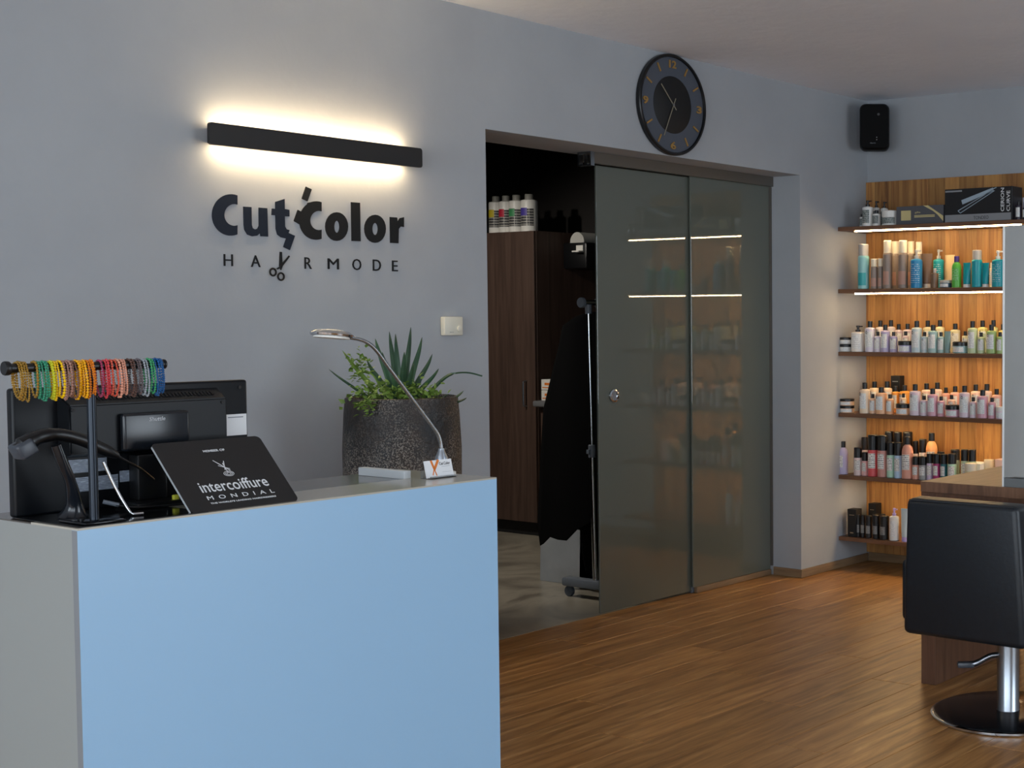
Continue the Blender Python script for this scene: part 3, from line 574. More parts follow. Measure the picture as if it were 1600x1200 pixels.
(3, 'bottle', 6.572, 3.832, 0.0204, 0.877, 0.108, 'pink', 'black', 'small pink shampoo bottle', 'front'),
(3, 'bottle', 6.725, 3.891, 0.023, 0.877, 0.149, 'rose', 'black', 'medium rose shampoo bottle', 'back'),
(3, 'bottle', 6.725, 3.833, 0.0265, 0.877, 0.157, 'rose', 'black', 'medium rose shampoo bottle', 'back'),
(3, 'bottle', 6.64, 3.806, 0.02, 0.877, 0.114, 'rosecream', 'black', 'small rose shampoo bottle', 'back'),
(3, 'jar', 6.575, 3.761, 0.0396, 0.877, 0.064, 'pink', 'black', 'pink hair mask jar with black lid', 'front'),
(3, 'bottle', 6.572, 3.687, 0.0289, 0.877, 0.17, 'lilacpink', 'black', 'tall lilac pink shampoo bottle', 'front'),
(3, 'bottle', 6.725, 3.703, 0.0282, 0.877, 0.17, 'rosecream', 'black', 'tall pink cream shampoo bottle', 'back'),
(3, 'bottle', 6.725, 3.635, 0.0286, 0.877, 0.174, 'rosecream', 'black', 'tall pink cream shampoo bottle', 'back'),
(3, 'bottle', 6.572, 3.634, 0.0198, 0.877, 0.11, 'lilacpink', 'black', 'small lilac pink shampoo bottle', 'front'),
(3, 'bottle', 6.572, 3.577, 0.0295, 0.877, 0.15, 'pink', 'black', 'medium pink shampoo bottle', 'front'),
(3, 'bottle', 6.572, 3.521, 0.0202, 0.877, 0.11, 'pink', 'black', 'small pink shampoo bottle', 'front'),
(3, 'bottle', 6.725, 3.575, 0.0256, 0.877, 0.149, 'rose', 'black', 'medium rose shampoo bottle', 'back'),
(3, 'jar', 6.572, 3.47, 0.0249, 0.877, 0.064, 'lilacpink', 'white', 'small pink and white jar', 'front'),
(4, 'dome', 6.572, 4.476, 0.031, 0.527, 0.186, 'lavender', 'black', 'lavender domed bottle with black cap', 'front'),
(4, 'can', 6.572, 4.372, 0.0239, 0.527, 0.155, 'palerose', 'black', 'small pale rose spray can', 'front'),
(4, 'can', 6.725, 4.428, 0.0196, 0.527, 0.2, 'palerose', 'black', 'slim pale pink spray can', 'back'),
(4, 'can', 6.572, 4.324, 0.0195, 0.527, 0.131, 'pinkcan', 'black', 'small pink spray can', 'front'),
(4, 'can', 6.572, 4.272, 0.0294, 0.527, 0.231, 'red', 'black', 'tall coral red spray can', 'front'),
(4, 'can', 6.572, 4.208, 0.0292, 0.527, 0.231, 'rosebrown', 'black', 'tall dusty rose spray can', 'front'),
(4, 'can', 6.725, 4.261, 0.0258, 0.527, 0.241, 'orangered', 'black', 'tall orange red spray can', 'back'),
(4, 'can', 6.725, 4.203, 0.0248, 0.527, 0.24, 'orangered', 'black', 'tall orange red spray can', 'back'),
(4, 'can', 6.725, 4.139, 0.0292, 0.527, 0.243, 'orangered', 'black', 'tall orange red spray can', 'back'),
(4, 'can', 6.572, 4.154, 0.0234, 0.527, 0.196, 'mint', 'black', 'medium mint spray can', 'front'),
(4, 'can', 6.572, 4.104, 0.0244, 0.527, 0.196, 'babyblue', 'black', 'medium baby blue spray can', 'front'),
(4, 'dome', 6.572, 4.046, 0.032, 0.527, 0.231, 'peachpink', 'black', 'tall peach pink domed bottle', 'front'),
(4, 'can', 6.725, 4.086, 0.016, 0.527, 0.194, 'palerose', 'black', 'white slim spray can', 'back'),
(4, 'can', 6.725, 4.039, 0.022, 0.527, 0.207, 'creamlav', 'black', 'cream spray can', 'back'),
(4, 'dome', 6.725, 3.982, 0.0323, 0.527, 0.244, 'peachorange', 'black', 'tall orange domed bottle', 'back'),
(4, 'can', 6.572, 3.991, 0.0214, 0.527, 0.124, 'peachpink', 'black', 'small peach spray can', 'front'),
(4, 'can', 6.572, 3.946, 0.023, 0.527, 0.126, 'greycan', 'black', 'small grey spray can', 'front'),
(4, 'can', 6.572, 3.903, 0.0184, 0.527, 0.145, 'lilaccan', 'black', 'small lilac spray can', 'front'),
(4, 'can', 6.572, 3.859, 0.0212, 0.527, 0.146, 'magenta', 'black', 'small magenta spray can', 'front'),
(4, 'can', 6.572, 3.814, 0.0204, 0.527, 0.146, 'tealcan', 'black', 'small dark teal spray can', 'front'),
(4, 'can', 6.572, 3.764, 0.0246, 0.527, 0.151, 'mint', 'black', 'small mint spray can', 'front'),
(4, 'can', 6.64, 3.874, 0.021, 0.527, 0.151, 'greycan', 'black', 'small grey spray can', 'back'),
(4, 'can', 6.725, 3.832, 0.0265, 0.527, 0.159, 'greengrey', 'black', 'small grey green spray can', 'back'),
(4, 'can', 6.64, 3.724, 0.0216, 0.527, 0.171, 'palegreen2', 'black', 'small pale green spray can', 'back'),
(4, 'can', 6.64, 3.676, 0.0215, 0.527, 0.172, 'palegreen2', 'black', 'small pale green spray can', 'back'),
(4, 'jar', 6.572, 3.649, 0.0313, 0.527, 0.106, 'creamyel', 'cream', 'small cream jar', 'front'),
(4, 'jar', 6.725, 3.619, 0.0286, 0.527, 0.114, 'creamyel', 'cream', 'small pale yellow jar', 'back'),
(5, 'can', 6.572, 4.372, 0.0142, 0.179, 0.125, 'blackcan', 'black', 'small black dye bottle with silver print', 'front'),
(5, 'can', 6.572, 4.34, 0.0141, 0.179, 0.125, 'blackcan', 'black', 'small black dye bottle with silver print', 'front'),
(5, 'can', 6.572, 4.3, 0.0187, 0.179, 0.125, 'blackcan', 'black', 'small black dye bottle with silver print', 'front'),
(5, 'can', 6.572, 4.251, 0.0209, 0.179, 0.131, 'blackcan', 'black', 'small black dye bottle with silver print', 'front'),
(5, 'can', 6.572, 4.197, 0.0261, 0.179, 0.131, 'blackcan', 'black', 'small black dye bottle with silver print', 'front'),
(5, 'can', 6.725, 4.351, 0.0218, 0.179, 0.113, 'blackcan', 'black', 'small black dye bottle with silver print', 'back'),
(5, 'can', 6.725, 4.306, 0.0177, 0.179, 0.115, 'blackcan', 'black', 'small black dye bottle with silver print', 'back'),
(5, 'pump', 6.572, 4.132, 0.0274, 0.179, 0.179, 'white', 'lilac', 'white bottle with lilac pump', 'front'),
(5, 'tube', 6.572, 4.058, 0.0275, 0.179, 0.181, 'paleblue', 'lilac', 'pale blue upside-down tube with lilac cap', 'front'),
]
ORD = ['first', 'second', 'third', 'fourth', 'fifth', 'sixth', 'seventh', 'eighth', 'ninth', 'tenth', 'eleventh', 'twelfth', 'thirteenth', 'fourteenth', 'fifteenth', 'sixteenth', 'seventeenth', 'eighteenth', 'nineteenth', 'twentieth']
SHN = ['top', 'second', 'third', 'fourth', 'fifth', 'bottom']
NM = dict(bottle='shampoo_bottle', can='spray_can', spray='hairspray_can', pump='pump_bottle', jar='cream_jar', dome='domed_bottle', tube='hair_tube')
CT = dict(bottle='bottle', can='spray can', spray='spray can', pump='pump bottle', jar='jar', dome='bottle', tube='tube')
rank = {}
for key in set((b[0], b[10]) for b in BT):
    for n, b in enumerate(sorted([q for q in BT if (q[0], q[10]) == key and 'of its stack' not in q[9]], key=lambda q: -q[3])): rank[id(b)] = n
random.seed(11)
for b in BT:
    s_, kind, x, y, r, z, h, bc, cp, words, row = b
    if 'of its stack' in words: lab = '%s, left end of %s shelf' % (words, SHN[s_])
    else: lab = '%s, %s from left, %s row, %s shelf' % (words, ORD[rank[id(b)]], row, SHN[s_])
    t = thing(NM[kind], lab, CT[kind], (x, y, z+.0005), random.uniform(-.25, .25), 'hair products on the %s shelf' % SHN[s_])
    t.scale = (r, r, h)
    for n, me in PROTO[kind]:
        if n == 'emblem' and s_ not in (2, 3): continue
        if n == 'label' and kind == 'bottle' and bc == 'brownclear': continue
        o = bpy.data.objects.new(n, me); C.objects.link(o); o.parent = t
        sl = o.material_slots[0]; sl.link = 'OBJECT'
        if n == 'body': sl.material = plast(bc)
        elif n in ('cap', 'lid', 'collar', 'pump_head'): sl.material = plast(cp)
        elif n == 'emblem': sl.material = pm('emblem_dark', '4a4448', .5)
        else: sl.material = LAB_T if (s_ == 0 and kind in ('pump', 'bottle') and bc == 'white') or (s_ == 0 and kind == 'jar') else LAB_B if bc == 'blackcan' else printed('label_print_'+bc, HUE[bc], 'd5e4e6', freq=6, thr=.78) if s_ == 1 and kind in ('pump', 'dome') else pm('label_silverteal', '2fa3a8', .35) if bc == 'silverteal' else LAB_C if kind in ('can', 'dome') else pm('label_'+bc, HUE[bc], .5) if kind in ('spray',) and bc != 'greybrown' else pm('label_taupe', 'b58d7c', .5) if bc == 'greybrown' else LAB_W
# boxes on the top and bottom shelves (fronts face -X, viewer's right is -Y)
def carton(name, label, x0, x1, y0, y1, z0, z1, mat, bev=.001):
    t = thing(name, label, 'box', ((x0+x1)/2, (y0+y1)/2, z0))
    MB().box(x0, x1, y0, y1, z0, z1, bev=bev, seg=1).build('carton', mat, t, smooth=False); return t
NY = -PY
z = SZ[0]+.0005
g = carton('gift_box', 'flat grey carton with gold emblem beside the black styling iron box', 6.55, 6.66, 3.806, 4.103, z, z+.098, pm('carton_grey', '55555a', .5))
M_gp = pm('gold_print', 'cfc08a', .5)
MB().box(6.5485, 6.5497, 4.010, 4.072, z+.022, z+.075).build('emblem', M_gp, g, smooth=False)
text_mb('gifts', (6.5497, 3.985, z+.056), NY, PZ, .035, .012, ext=.0005, align='l').build('print', M_gp, g)
MB().box(6.549, 6.5497, 3.86, 3.988, z+.036, z+.041).box(6.549, 6.5497, 3.86, 3.988, z+.044, z+.048).build('print_lines', M_gp, g, smooth=False)
MB().prism([(0, 0), (.03, .0), (.125, -.060), (.125, -.088), (.09, -.052), (.06, -.030)], (6.5497, 3.932, z+.098), NY, PZ, 0, .0008).build('ribbon_print', M_gp, g, smooth=False)
cx0, cy0, cy1 = 6.545, 3.392, 3.795
g = carton('styling_iron_box', 'large black box with white CERION CURVE lettering and iron picture on top shelf', cx0, 6.66, cy0, cy1, z, z+.176, pm('carton_black', '17171a', .4))
MB().box(cx0-.0008, cx0, cy0+.006, cy1-.002, z+.002, z+.040).build('silver_band', pm('carton_silver', '8d8f92', .45), g, smooth=False)
text_mb('TONDEO', (cx0-.0008, 3.575, z+.020), NY, PZ, .09, .018, ext=.0005).build('print', pm('carton_ink', '2c2d30', .5), g)
M_pw = pm('print_white', 'dfe2e4', .5)
text_mb('CERION', (cx0, 3.438, z+.047), PZ, PY, .122, .020, ext=.0005, off=.012, align='l').build('print', M_pw, g)
text_mb('CURVE', (cx0, 3.404, z+.047), PZ, PY, .106, .020, ext=.0005, off=.012, align='l').build('print', M_pw, g)
for o in g.children:
    if o.name.startswith('print'): pass
MB().box(cx0-.0006, cx0, 3.69, cy1-.004, z+.160, z+.169).build('silver_tab', pm('carton_silver', '8d8f92', .45), g, smooth=False)
M_pic = pm('iron_print', '9fb0bd', .5)
ir = MB()
for (p, q, w) in (((.0, .0), (.235, .075), .030), ((.235, .078), (.258, .086), .006), ((-.012, -.070), (.245, .066), .005), ((-.030, -.055), (.235, .072), .005), ((-.030, -.055), (-.012, -.070), .005)):
    P, Q = Vector(p), Vector(q); d = (Q-P).normalized(); nr = Vector((-d.y, d.x))*w/2
    ir.prism([tuple((P-nr)*.8), tuple((Q-nr*.75)*.8), tuple((Q+nr*.75)*.8), tuple((P+nr)*.8)], (cx0, 3.69, z+.104), NY, PZ, 0, .0006)
ir.build('iron_picture', M_pic, g, smooth=False)
for i, (ya, yb_, lab) in enumerate(((3.33, 3.395, 'white and violet carton right of the black styling iron box'), (3.288, 3.325, 'white and violet carton at the right end of the top shelf'))):
    g = carton('violet_carton', lab, 6.67, 6.74, ya, yb_, z, z+.125, pm('carton_white', 'c9c6cf', .5))
    MB().box(6.6692, 6.67, ya+.008, yb_-.008, z+.02, z+.10).build('violet_panel', pm('carton_violet', '3f2a50', .5), g, smooth=False)
g = carton('black_carton', 'small black carton behind bottles on the fourth shelf', 6.76, 6.81, 4.213, 4.273, SZ[3]+.0005, SZ[3]+.205, M_blackm)
MB().box(6.7594, 6.76, 4.225, 4.262, SZ[3]+.17, SZ[3]+.176).build('print', M_greyp, g, smooth=False)
g = carton('folded_leaflet', 'pale green leaflet standing behind jar on third shelf', 6.70, 6.706, 3.595, 3.655, SZ[2]+.0005, SZ[2]+.105, pm('leaflet', 'b9c7ae', .6))
MB().prism([(0, 0), (.012, -.03), (.024, 0), (.02, 0), (.012, -.018), (.004, 0)], (6.70, 3.637, SZ[2]+.085), NY, PZ, 0, .0008).build('print', M_greyp, g, smooth=False)
for i, (ya, yb_, x0, hh, lab) in enumerate(((4.372, 4.430, 6.55, .156, 'tall black carton at the left end of the bottom shelf'), (4.36, 4.41, 6.735, .168, 'tall black carton behind another on the bottom shelf'))):
    g = carton('dye_carton', lab, x0, x0+.06, ya, yb_, SZ[5]+.0005, SZ[5]+hh, M_blackm)
    MB().box(x0-.0006, x0, ya+.012, yb_-.012, SZ[5]+hh*.78, SZ[5]+hh*.80).box(x0-.0006, x0, ya+.018, yb_-.018, SZ[5]+.02, SZ[5]+.026).build('print', pm('print_bronze', '9a8468', .5), g, smooth=False)
for lab, y0, y1, h in (('white paper stack on the fifth shelf beyond the island desk', 3.64, 3.73, .095), ('pink carton on the fifth shelf next to the mirror', 3.48, 3.55, .125)):
    carton('paper_stack' if 'stack' in lab else 'pink_carton', lab, 6.66, 6.78, y0, y1, SZ[4]+.0005, SZ[4]+h, M_paper if 'stack' in lab else pm('carton_pink', 'e5c4b8', .5))
# ------------------------------------------------------------------ reception counter
A0, A1, B0, B1, HT = 1.444, 2.488, 2.76, 3.135, 1.0
ct = thing('reception_counter', 'reception counter with pale blue front and grey sides', 'counter', ((A0+A1)/2, (B0+B1)/2, .001))
MB().box(A0, A1, B0, B0+.019, .001, HT-.004).build('front_panel', M_blue, ct, smooth=False)
MB().box(A0+.0005, A0+.0185, B0+.0005, B0+.0195, .001, HT-.0045, M=Matrix.Translation((-.0006, .0, 0))).build('panel_edge', M_lamedge, ct, smooth=False)
MB().box(A0-.0001, A0+.019, B0+.0196, B1, .001, HT-.004).build('side_panel', M_lamgrey, ct, smooth=False)
MB().box(A1-.019, A1, B0+.0196, B1, .001, HT-.004).build('side_panel', M_lamgrey, ct, smooth=False)
MB().box(A0+.0195, A1-.0195, B0+.0196, B1, .05, .95).build('carcass', M_lamgrey, ct, smooth=False)
MB().box(A0, A1, B0, 2.93, HT-.004, HT).box(2.362, A1, 2.93, B1, HT-.004, HT).build('counter_top', M_top, ct, smooth=False)
MB().box(A0, 2.3615, 2.9305, B1, HT-.010, HT-.0015).build('desk_surface', M_desk, ct, smooth=False)
tr = MB().box(2.340, 2.3605, 2.93, 3.11, HT-.0015, HT+.019, bev=.001, seg=1).build('low_white_ledge', pm('ledge_white', 'd3d8da', .4))
tag(tr, 'low white strip lying across the counter behind the business cards', 'strip')
mt_ = MB().box(1.452, 1.715, 2.766, 3.019, HT+.0002, HT+.0018, bev=.0004, seg=1).build('black_mat', pm('mat_gloss', '07080a', .12)); tag(mt_, 'glossy black mat on the counter under the bracelet stand and scanner', 'mat')
# ------------------------------------------------------------------ all-in-one monitor seen from behind
ym = 3.02
mo = thing('monitor', 'black all-in-one computer monitor seen from behind on the counter', 'monitor', (1.72, ym+.02, HT-.001))
MB().box(1.458, 1.975, ym, ym+.024, HT-.0008, 1.262, bev=.006, seg=3).build('screen_shell', M_navyblk, mo)
bx = MB(); x0, x1, z0, z1 = 1.545, 1.90, 1.112, 1.236
bx._add([(x0, ym+.001, z0), (x1, ym+.001, z0), (x1, ym+.001, z1+.012), (x0, ym+.001, z1+.012), (x0+.004, ym-.042, z0+.01), (x1-.004, ym-.042, z0+.01), (x1-.004, ym-.042, z1-.012), (x0+.004, ym-.042, z1-.012)],
        [(0, 1, 2, 3), (7, 6, 5, 4), (0, 4, 5, 1), (1, 5, 6, 2), (2, 6, 7, 3), (3, 7, 4, 0)])
bmesh.ops.bevel(bx.bm, geom=bx.bm.edges[:], offset=.003, segments=2, affect='EDGES'); rb = bx.build('rear_housing', M_navyblk, mo)
for i in range(34):
    x = 1.60+i*.0082; MB().box(x, x+.004, -.0012, .0012, -.007, .007, M=Matrix.Translation((0, ym-.0215, 1.2365)) @ Matrix.Rotation(-1.06, 4, 'X')).build('vent_slot', M_blackm, rb, smooth=False)
MB().box(1.65, 1.797, ym-.060, ym-.0425, 1.122, 1.202, bev=.006, seg=3).build('stand_cover', pm('cover_black', '15191f', .22), mo)
text_mb('Shuttle', (1.723, ym-.0602, 1.188), PX, PZ, .036, .0085, ext=.0004, off=.01, shear=.2).build('print', pm('print_silver', 'b9bcc0', .4), mo)
MB().box(1.69, 1.755, ym-.040, ym-.002, 1.012, 1.111, bev=.004).box(1.66, 1.785, ym-.09, ym+.02, HT+.0020, 1.012, bev=.004).build('foot', M_black, mo)
st = MB().box(1.917, 1.9705, ym-.0008, ym-.0001, 1.134, 1.183).build('sticker', M_paper, mo, smooth=False); st['label'] = 'square white sticker'
MB().box(1.924, 1.962, ym-.0012, ym-.0009, 1.175, 1.177).build('print_line', M_greyp, st, smooth=False)
for bxx in ((1.560, 1.645, 1.080, 1.108), (1.572, 1.668, 1.040, 1.070), (1.672, 1.755, 1.052, 1.076)):
    MB().box(bxx[0], bxx[1], ym-.0009, ym-.0001, bxx[2], bxx[3]).build('spec_label', printed('spec_print', '9aa5b4', '3d434d', freq=6), mo, smooth=False)
for (x, z) in ((1.478, 1.245), (1.955, 1.245), (1.555, 1.215), (1.885, 1.215)):
    MB().lathe([(.004, 0), (.004, .002)], seg=10, M=Matrix.Translation((x, ym-.0425 if 1.5 < x < 1.9 else ym, z)) @ Matrix.Rotation(math.pi/2, 4, 'X')).build('screw', M_blackm, mo)
def arcpts(P, n=6):
    P = [Vector(p) for p in P]; out = []
    for i in range(len(P)-1):
        p0, p1, p2, p3 = P[max(i-1, 0)], P[i], P[i+1], P[min(i+2, len(P)-1)]
        for k in range(n):
            t = k/n; out.append(.5*((2*p1)+(p2-p0)*t+(2*p0-5*p1+4*p2-p3)*t*t+(3*p1-p0-3*p2+p3)*t**3))
    out.append(P[-1]); return out
cb = thing('power_cable', 'thin dark cable lying on the counter below the monitor', 'cable', (1.72, 2.93, HT))
MB().tube(arcpts([(1.60, 2.955, 1.022), (1.64, 2.93, 1.008), (1.70, 2.915, HT+.0046), (1.78, 2.90, HT+.0046), (1.84, 2.93, HT+.0046)]), .0025, 8).build('cord', M_black, cb)
MB().tube([(1.60, 2.955, 1.022), (1.625, 2.94, 1.013)], .0045, 8).build('plug', M_greyp, cb)
yt = tag(MB().box(1.742, 1.754, 2.935, 2.945, HT-.0012, HT+.022, bev=.002).build('yellow_tag', pm('tag_yellow', 'b9b83a', .5)), 'small yellow green cable tag below the monitor', 'tag')
# ------------------------------------------------------------------ bracelet stand
bs = thing('bracelet_stand', 'black T shaped jewellery stand holding beaded bracelets', 'jewellery stand', (1.50, 2.81, HT))
bz, by = 1.310, 2.81
MB().tube([(1.504, by, HT+.006), (1.504, by, bz)], .0085, 14).build('post', pm('stand_blue_black', '1a222c', .25, .5), bs)
MB().tube([(1.352, by, bz), (1.650, by, bz)], .0085, 14).build('bar', M_black, bs)
MB().lathe([(.0125, 0), (.0135, .002), (.0135, .008), (.0125, .010)], seg=20, M=Matrix.Translation((1.344, by, bz)) @ Matrix.Rotation(math.pi/2, 4, 'Y')).build('end_disc', M_black, bs)
MB().lathe([(.0085, 0), (.010, .001), (.010, .004), (.009, .005)], seg=20, M=Matrix.Translation((1.650, by, bz)) @ Matrix.Rotation(math.pi/2, 4, 'Y')).build('end_disc', M_black, bs)
MB().box(1.466, 1.545, by-.040, by+.06, HT+.0020, HT+.007, bev=.002).build('foot_plate', pm('foot_glossy', '0b0d10', .12), bs)
def bracelet(k):
    """closed loop of beads hung over the bar (bar axis = x); origin on the bar axis"""
    rnd = random.Random(k); L = .056+.008*(k % 4)/3; rb = .0021+.0004*(k % 3); pts = []; R0 = .0085+rb
    n = 16
    for i in range(n+1): a = math.pi*i/n; pts.append(Vector((0, R0*math.cos(a), R0*math.sin(a))))
    wid = rnd.uniform(.012, .018)
    for i in range(1, 20):
        t = i/20; a = math.pi+math.pi*t
        pts.append(Vector((.004*math.sin(math.pi*t), (wid if .1 < t < .9 else R0+(wid-R0)*.6)*math.cos(a), L*math.sin(a))))
    # resample evenly
    P = pts+[pts[0]]; d = [0]
    for i in range(1, len(P)): d.append(d[-1]+(P[i]-P[i-1]).length)
    nb = int(d[-1]/(rb*2.0)); mb = MB(); j = 0
    for q in range(nb):
        s = d[-1]*q/nb
        while d[j+1] < s: j += 1
        p = P[j].lerp(P[j+1], (s-d[j])/max(d[j+1]-d[j], 1e-9)); mb.ball(p, rb, 6, 4)
    mb.tube([pts[i] for i in range(len(pts))], rb*.35, 4, closed=True)
    return slot(mb.mesh('bracelet'))
BM = [bracelet(k) for k in range(12)]
BR = [(24, 'gold'), (27, 'gold'), (31, 'gold'), (36, 'gold'), (50, 'gold'), (55, 'jade green'), (59, 'jade green'), (63, 'jade green'), (67, 'jade green'), (71, 'lime yellow'), (75, 'lime yellow'), (79, 'yellow'), (83, 'yellow'), (87, 'yellow'),
      (92, 'rose brown'), (96, 'rose brown'), (100, 'rose brown'), (104, 'copper brown'), (108, 'copper brown'), (113, 'golden yellow'), (117, 'golden yellow'), (121, 'golden yellow'), (125, 'golden yellow'), (129, 'orange'), (133, 'orange'), (137, 'orange'),
      (150, 'magenta'), (157, 'red'), (162, 'red'), (168, 'coral'), (173, 'coral'), (178, 'salmon'), (184, 'salmon'), (189, 'salmon'), (197, 'smoky brown'), (202, 'smoky brown'), (208, 'dark grey'), (213, 'dark grey'), (219, 'pale grey'), (224, 'pale grey'),
      (230, 'emerald'), (234, 'emerald'), (239, 'royal blue'), (243, 'royal blue'), (247, 'royal blue'), (251, 'royal blue')]
BC = {'gold': 'b08a36', 'jade green': '2f8f6e', 'lime yellow': 'c5c520', 'yellow': 'ecc010', 'rose brown': 'a97f70', 'copper brown': '7c5747', 'golden yellow': 'f0ac10', 'orange': 'dd7c12', 'magenta': 'a3335a', 'red': 'd23b45', 'coral': 'd8563f', 'salmon': 'dc9a80',
      'smoky brown': '5b4038', 'dark grey': '5f5558', 'pale grey': '9ea6ad', 'emerald': '3b9a66', 'royal blue': '0f558f'}
cnt = {}; tot = {}
for p, c in BR: tot[c] = tot.get(c, 0)+1
random.seed(5)
for i, (p, c) in enumerate(BR):
    cnt[c] = cnt.get(c, 0)+1; x = 1.352+(p-13)*(1.650-1.352)/(256-13)
    if abs(x-1.504) < .0: continue
    o = bpy.data.objects.new('bead_bracelet', BM[(i*5) % 12]); C.objects.link(o)
    o.location = (x, by, bz); o.rotation_euler = (random.uniform(-.06, .06), 0, random.uniform(-.16, .16))
    sl = o.material_slots[0]; sl.link = 'OBJECT'; sl.material = pm('beads_'+c.replace(' ', '_'), BC[c], .2, .55 if c == 'gold' else 0.0, coat=.5)
    tag(o, '%s bead bracelet on the stand%s' % (c, ', %s from left of %d %s ones' % (ORD[cnt[c]-1], tot[c], c) if tot[c] > 1 else ', alone in its colour'), 'bracelet', 'bead bracelets on the stand')
# ------------------------------------------------------------------ barcode scanner on its gooseneck
bc = thing('barcode_scanner', 'black handheld barcode scanner resting on a curved stand', 'scanner', (1.53, 2.93, HT))
MB().tube(arcpts([(1.405, 2.90, 1.150), (1.425, 2.90, 1.160), (1.455, 2.90, 1.172), (1.49, 2.90, 1.172), (1.53, 2.90, 1.159), (1.565, 2.90, 1.141), (1.603, 2.90, 1.120)], 5), [.010]*3+[.0165]*5+[.0145]*5+[.0125]*5+[.0125]*5+[.0125]*4+[.012, .010, .008, .006], 14).build('handle', M_black, bc)
MB().box(-.022, .014, -.020, .020, -.017, .015, bev=.006, seg=3, M=Matrix.Translation((1.422, 2.90, 1.152)) @ Matrix.Rotation(-.5, 4, 'Y')).build('scan_head', pm('scanner_grey', '3a3f47', .35), bc)
MB().tube(arcpts([(1.603, 2.90, 1.120), (1.625, 2.905, 1.106), (1.66, 2.92, 1.088), (1.70, 2.94, 1.06)]), .003, 8).build('cable', M_black, bc)
MB().tube(arcpts([(1.481, 2.90, 1.152), (1.494, 2.902, 1.115), (1.512, 2.91, 1.075), (1.526, 2.925, 1.03), (1.528, 2.932, 1.0035)], 5), [.010]*11+[.011, .012, .013, .014, .015, .017, .019, .022, .026, .030], 16).build('stand', pm('stand_black', '14181e', .2), bc)
# ------------------------------------------------------------------ leaning member sign
sg = thing('member_sign', 'black acrylic sign with white intercoiffure mondial lettering leaning on the counter', 'sign', (1.80, 2.83, HT))
o0 = Vector((1.681, 2.775, HT+.0003)); up = Vector((0, .144, .138)).normalized(); nn = PX.cross(up)
rr = [(p[0]+.127, p[1]+.0995) for p in rrect(.252, .199, .012)]
rr = [(x, max(y, 0)) for x, y in rr]
MB().prism(rr, o0, PX, up, -.003, 0).build('panel', pm('acrylic_black', '1c1c1d', .3), sg)
MB().prism([(0.0, 0.0), (.0016, 0), (.0016, .19), (0, .19)], o0+nn*.0001, PX, up, -.003, .0004).build('bright_edge', pm('acrylic_edge', 'aab0b4', .3), sg, smooth=False)
def bt(body, x0, x1, y, h, off=0., space=1.):
    text_mb(body, o0+PX*((x0+x1)/2)+up*y+nn*.0002, PX, up, x1-x0, h, ext=.0004, off=off, space=space).build('print', M_pw, sg)
bt('MEMBER OF', .104, .154, .166, .0062, .012); bt('intercoiffure', .050, .206, .066, .030, .006); bt('MONDIAL', .053, .208, .0352, .0105, 0, 2.0); bt("THE WORLD'S LEADING HAIRDRESSERS", .0536, .2055, .0201, .0042, .014)
e = MB()
for (p, q, w) in (((.113, .138), (.139, .105), .0016), ((.136, .134), (.128, .108), .0016), ((.118, .122), (.140, .110), .0013), ((.131, .128), (.131, .100), .0012)):
    P, Q = Vector(p), Vector(q); d = (Q-P).normalized(); nrm = Vector((-d.y, d.x))*w/2
    e.prism([tuple(P-nrm), tuple(Q-nrm), tuple(Q+nrm), tuple(P+nrm)], o0+nn*.0002, PX, up, 0, .0004)
for rr_ in (.012, .0085, .005):
    e.strip([(.1315+rr_*math.cos(a), .097+rr_*.62*math.sin(a)) for a in [i*math.pi/9 for i in range(18)]], [(.1315+(rr_-.0011)*math.cos(a), .097+(rr_-.0011)*.62*math.sin(a)) for a in [i*math.pi/9 for i in range(18)]], o0+nn*.0002, PX, up, 0, .0004, True)
e.build('emblem', M_pw, sg, smooth=False)
MB().prism([(2.945, HT-.0012), (2.952, HT-.0012), (2.921, 1.128), (2.915, 1.128)], (1.79, 0, 0), PY, PZ, 0, .012).build('easel_leg', M_black, sg, smooth=False)
rod = MB().tube(arcpts([(1.553, 2.862, 1.114), (1.566, 2.852, 1.070), (1.578, 2.842, 1.035), (1.588, 2.833, 1.010), (1.594, 2.832, HT+.0056), (1.612, 2.828, HT+.0053)], 4), .0032, 10).build('chrome_rod', M_chrome)
tag(rod, 'slim bent chrome rod standing on the counter beside the sign', 'rod')
# ------------------------------------------------------------------ gooseneck lamp, business cards
gl = thing('gooseneck_lamp', 'chrome gooseneck desk lamp with flat oval head', 'desk lamp', (2.455, 2.925, HT))
ly = 2.925
MB().lathe([(.017, .0003), (.017, .03), (.016, .045), (.0085, .062), (.0075, .068)], (2.453, ly, HT), 20).build('base_socket', M_steel, gl)
MB().lathe([(.014, .0003), (.014, .006), (.012, .008)], (2.473, ly-.01, HT), 16).build('switch_button', M_white, gl)
MB().tube(arcpts([(2.453, ly, 1.066), (2.450, ly, 1.085), (2.442, ly, 1.106), (2.420, ly, 1.134), (2.352, ly, 1.215), (2.296, ly, 1.281), (2.262, ly, 1.322), (2.240, ly, 1.341), (2.215, ly, 1.352), (2.183, ly, 1.358)]), .0047, 12).build('gooseneck', pm('lamp_steel', 'a9adb1', .22, 1.0), gl)
for i in range(14):
    p = (Vector((2.453, ly, 1.070))).lerp(Vector((2.436, ly, 1.115)), i/13); pass
hd = MB().lathe([(.004, 0), (.034, .001), (.044, .006), (.045, .010), (.036, .017), (.012, .021), (.001, .0215)], seg=28, cap=False, sx=1.15, M=Matrix.Translation((2.133, ly, 1.357)) @ Matrix.Rotation(.10, 4, 'Y')).build('lamp_head', M_chrome, gl)
MB().lathe([(.0, -.0005), (.038, .0), (.038, .004)], seg=24, cap=False, sx=1.12, M=Matrix.Translation((2.133, ly, 1.3565)) @ Matrix.Rotation(.10, 4, 'Y')).build('diffuser', M_white, hd)
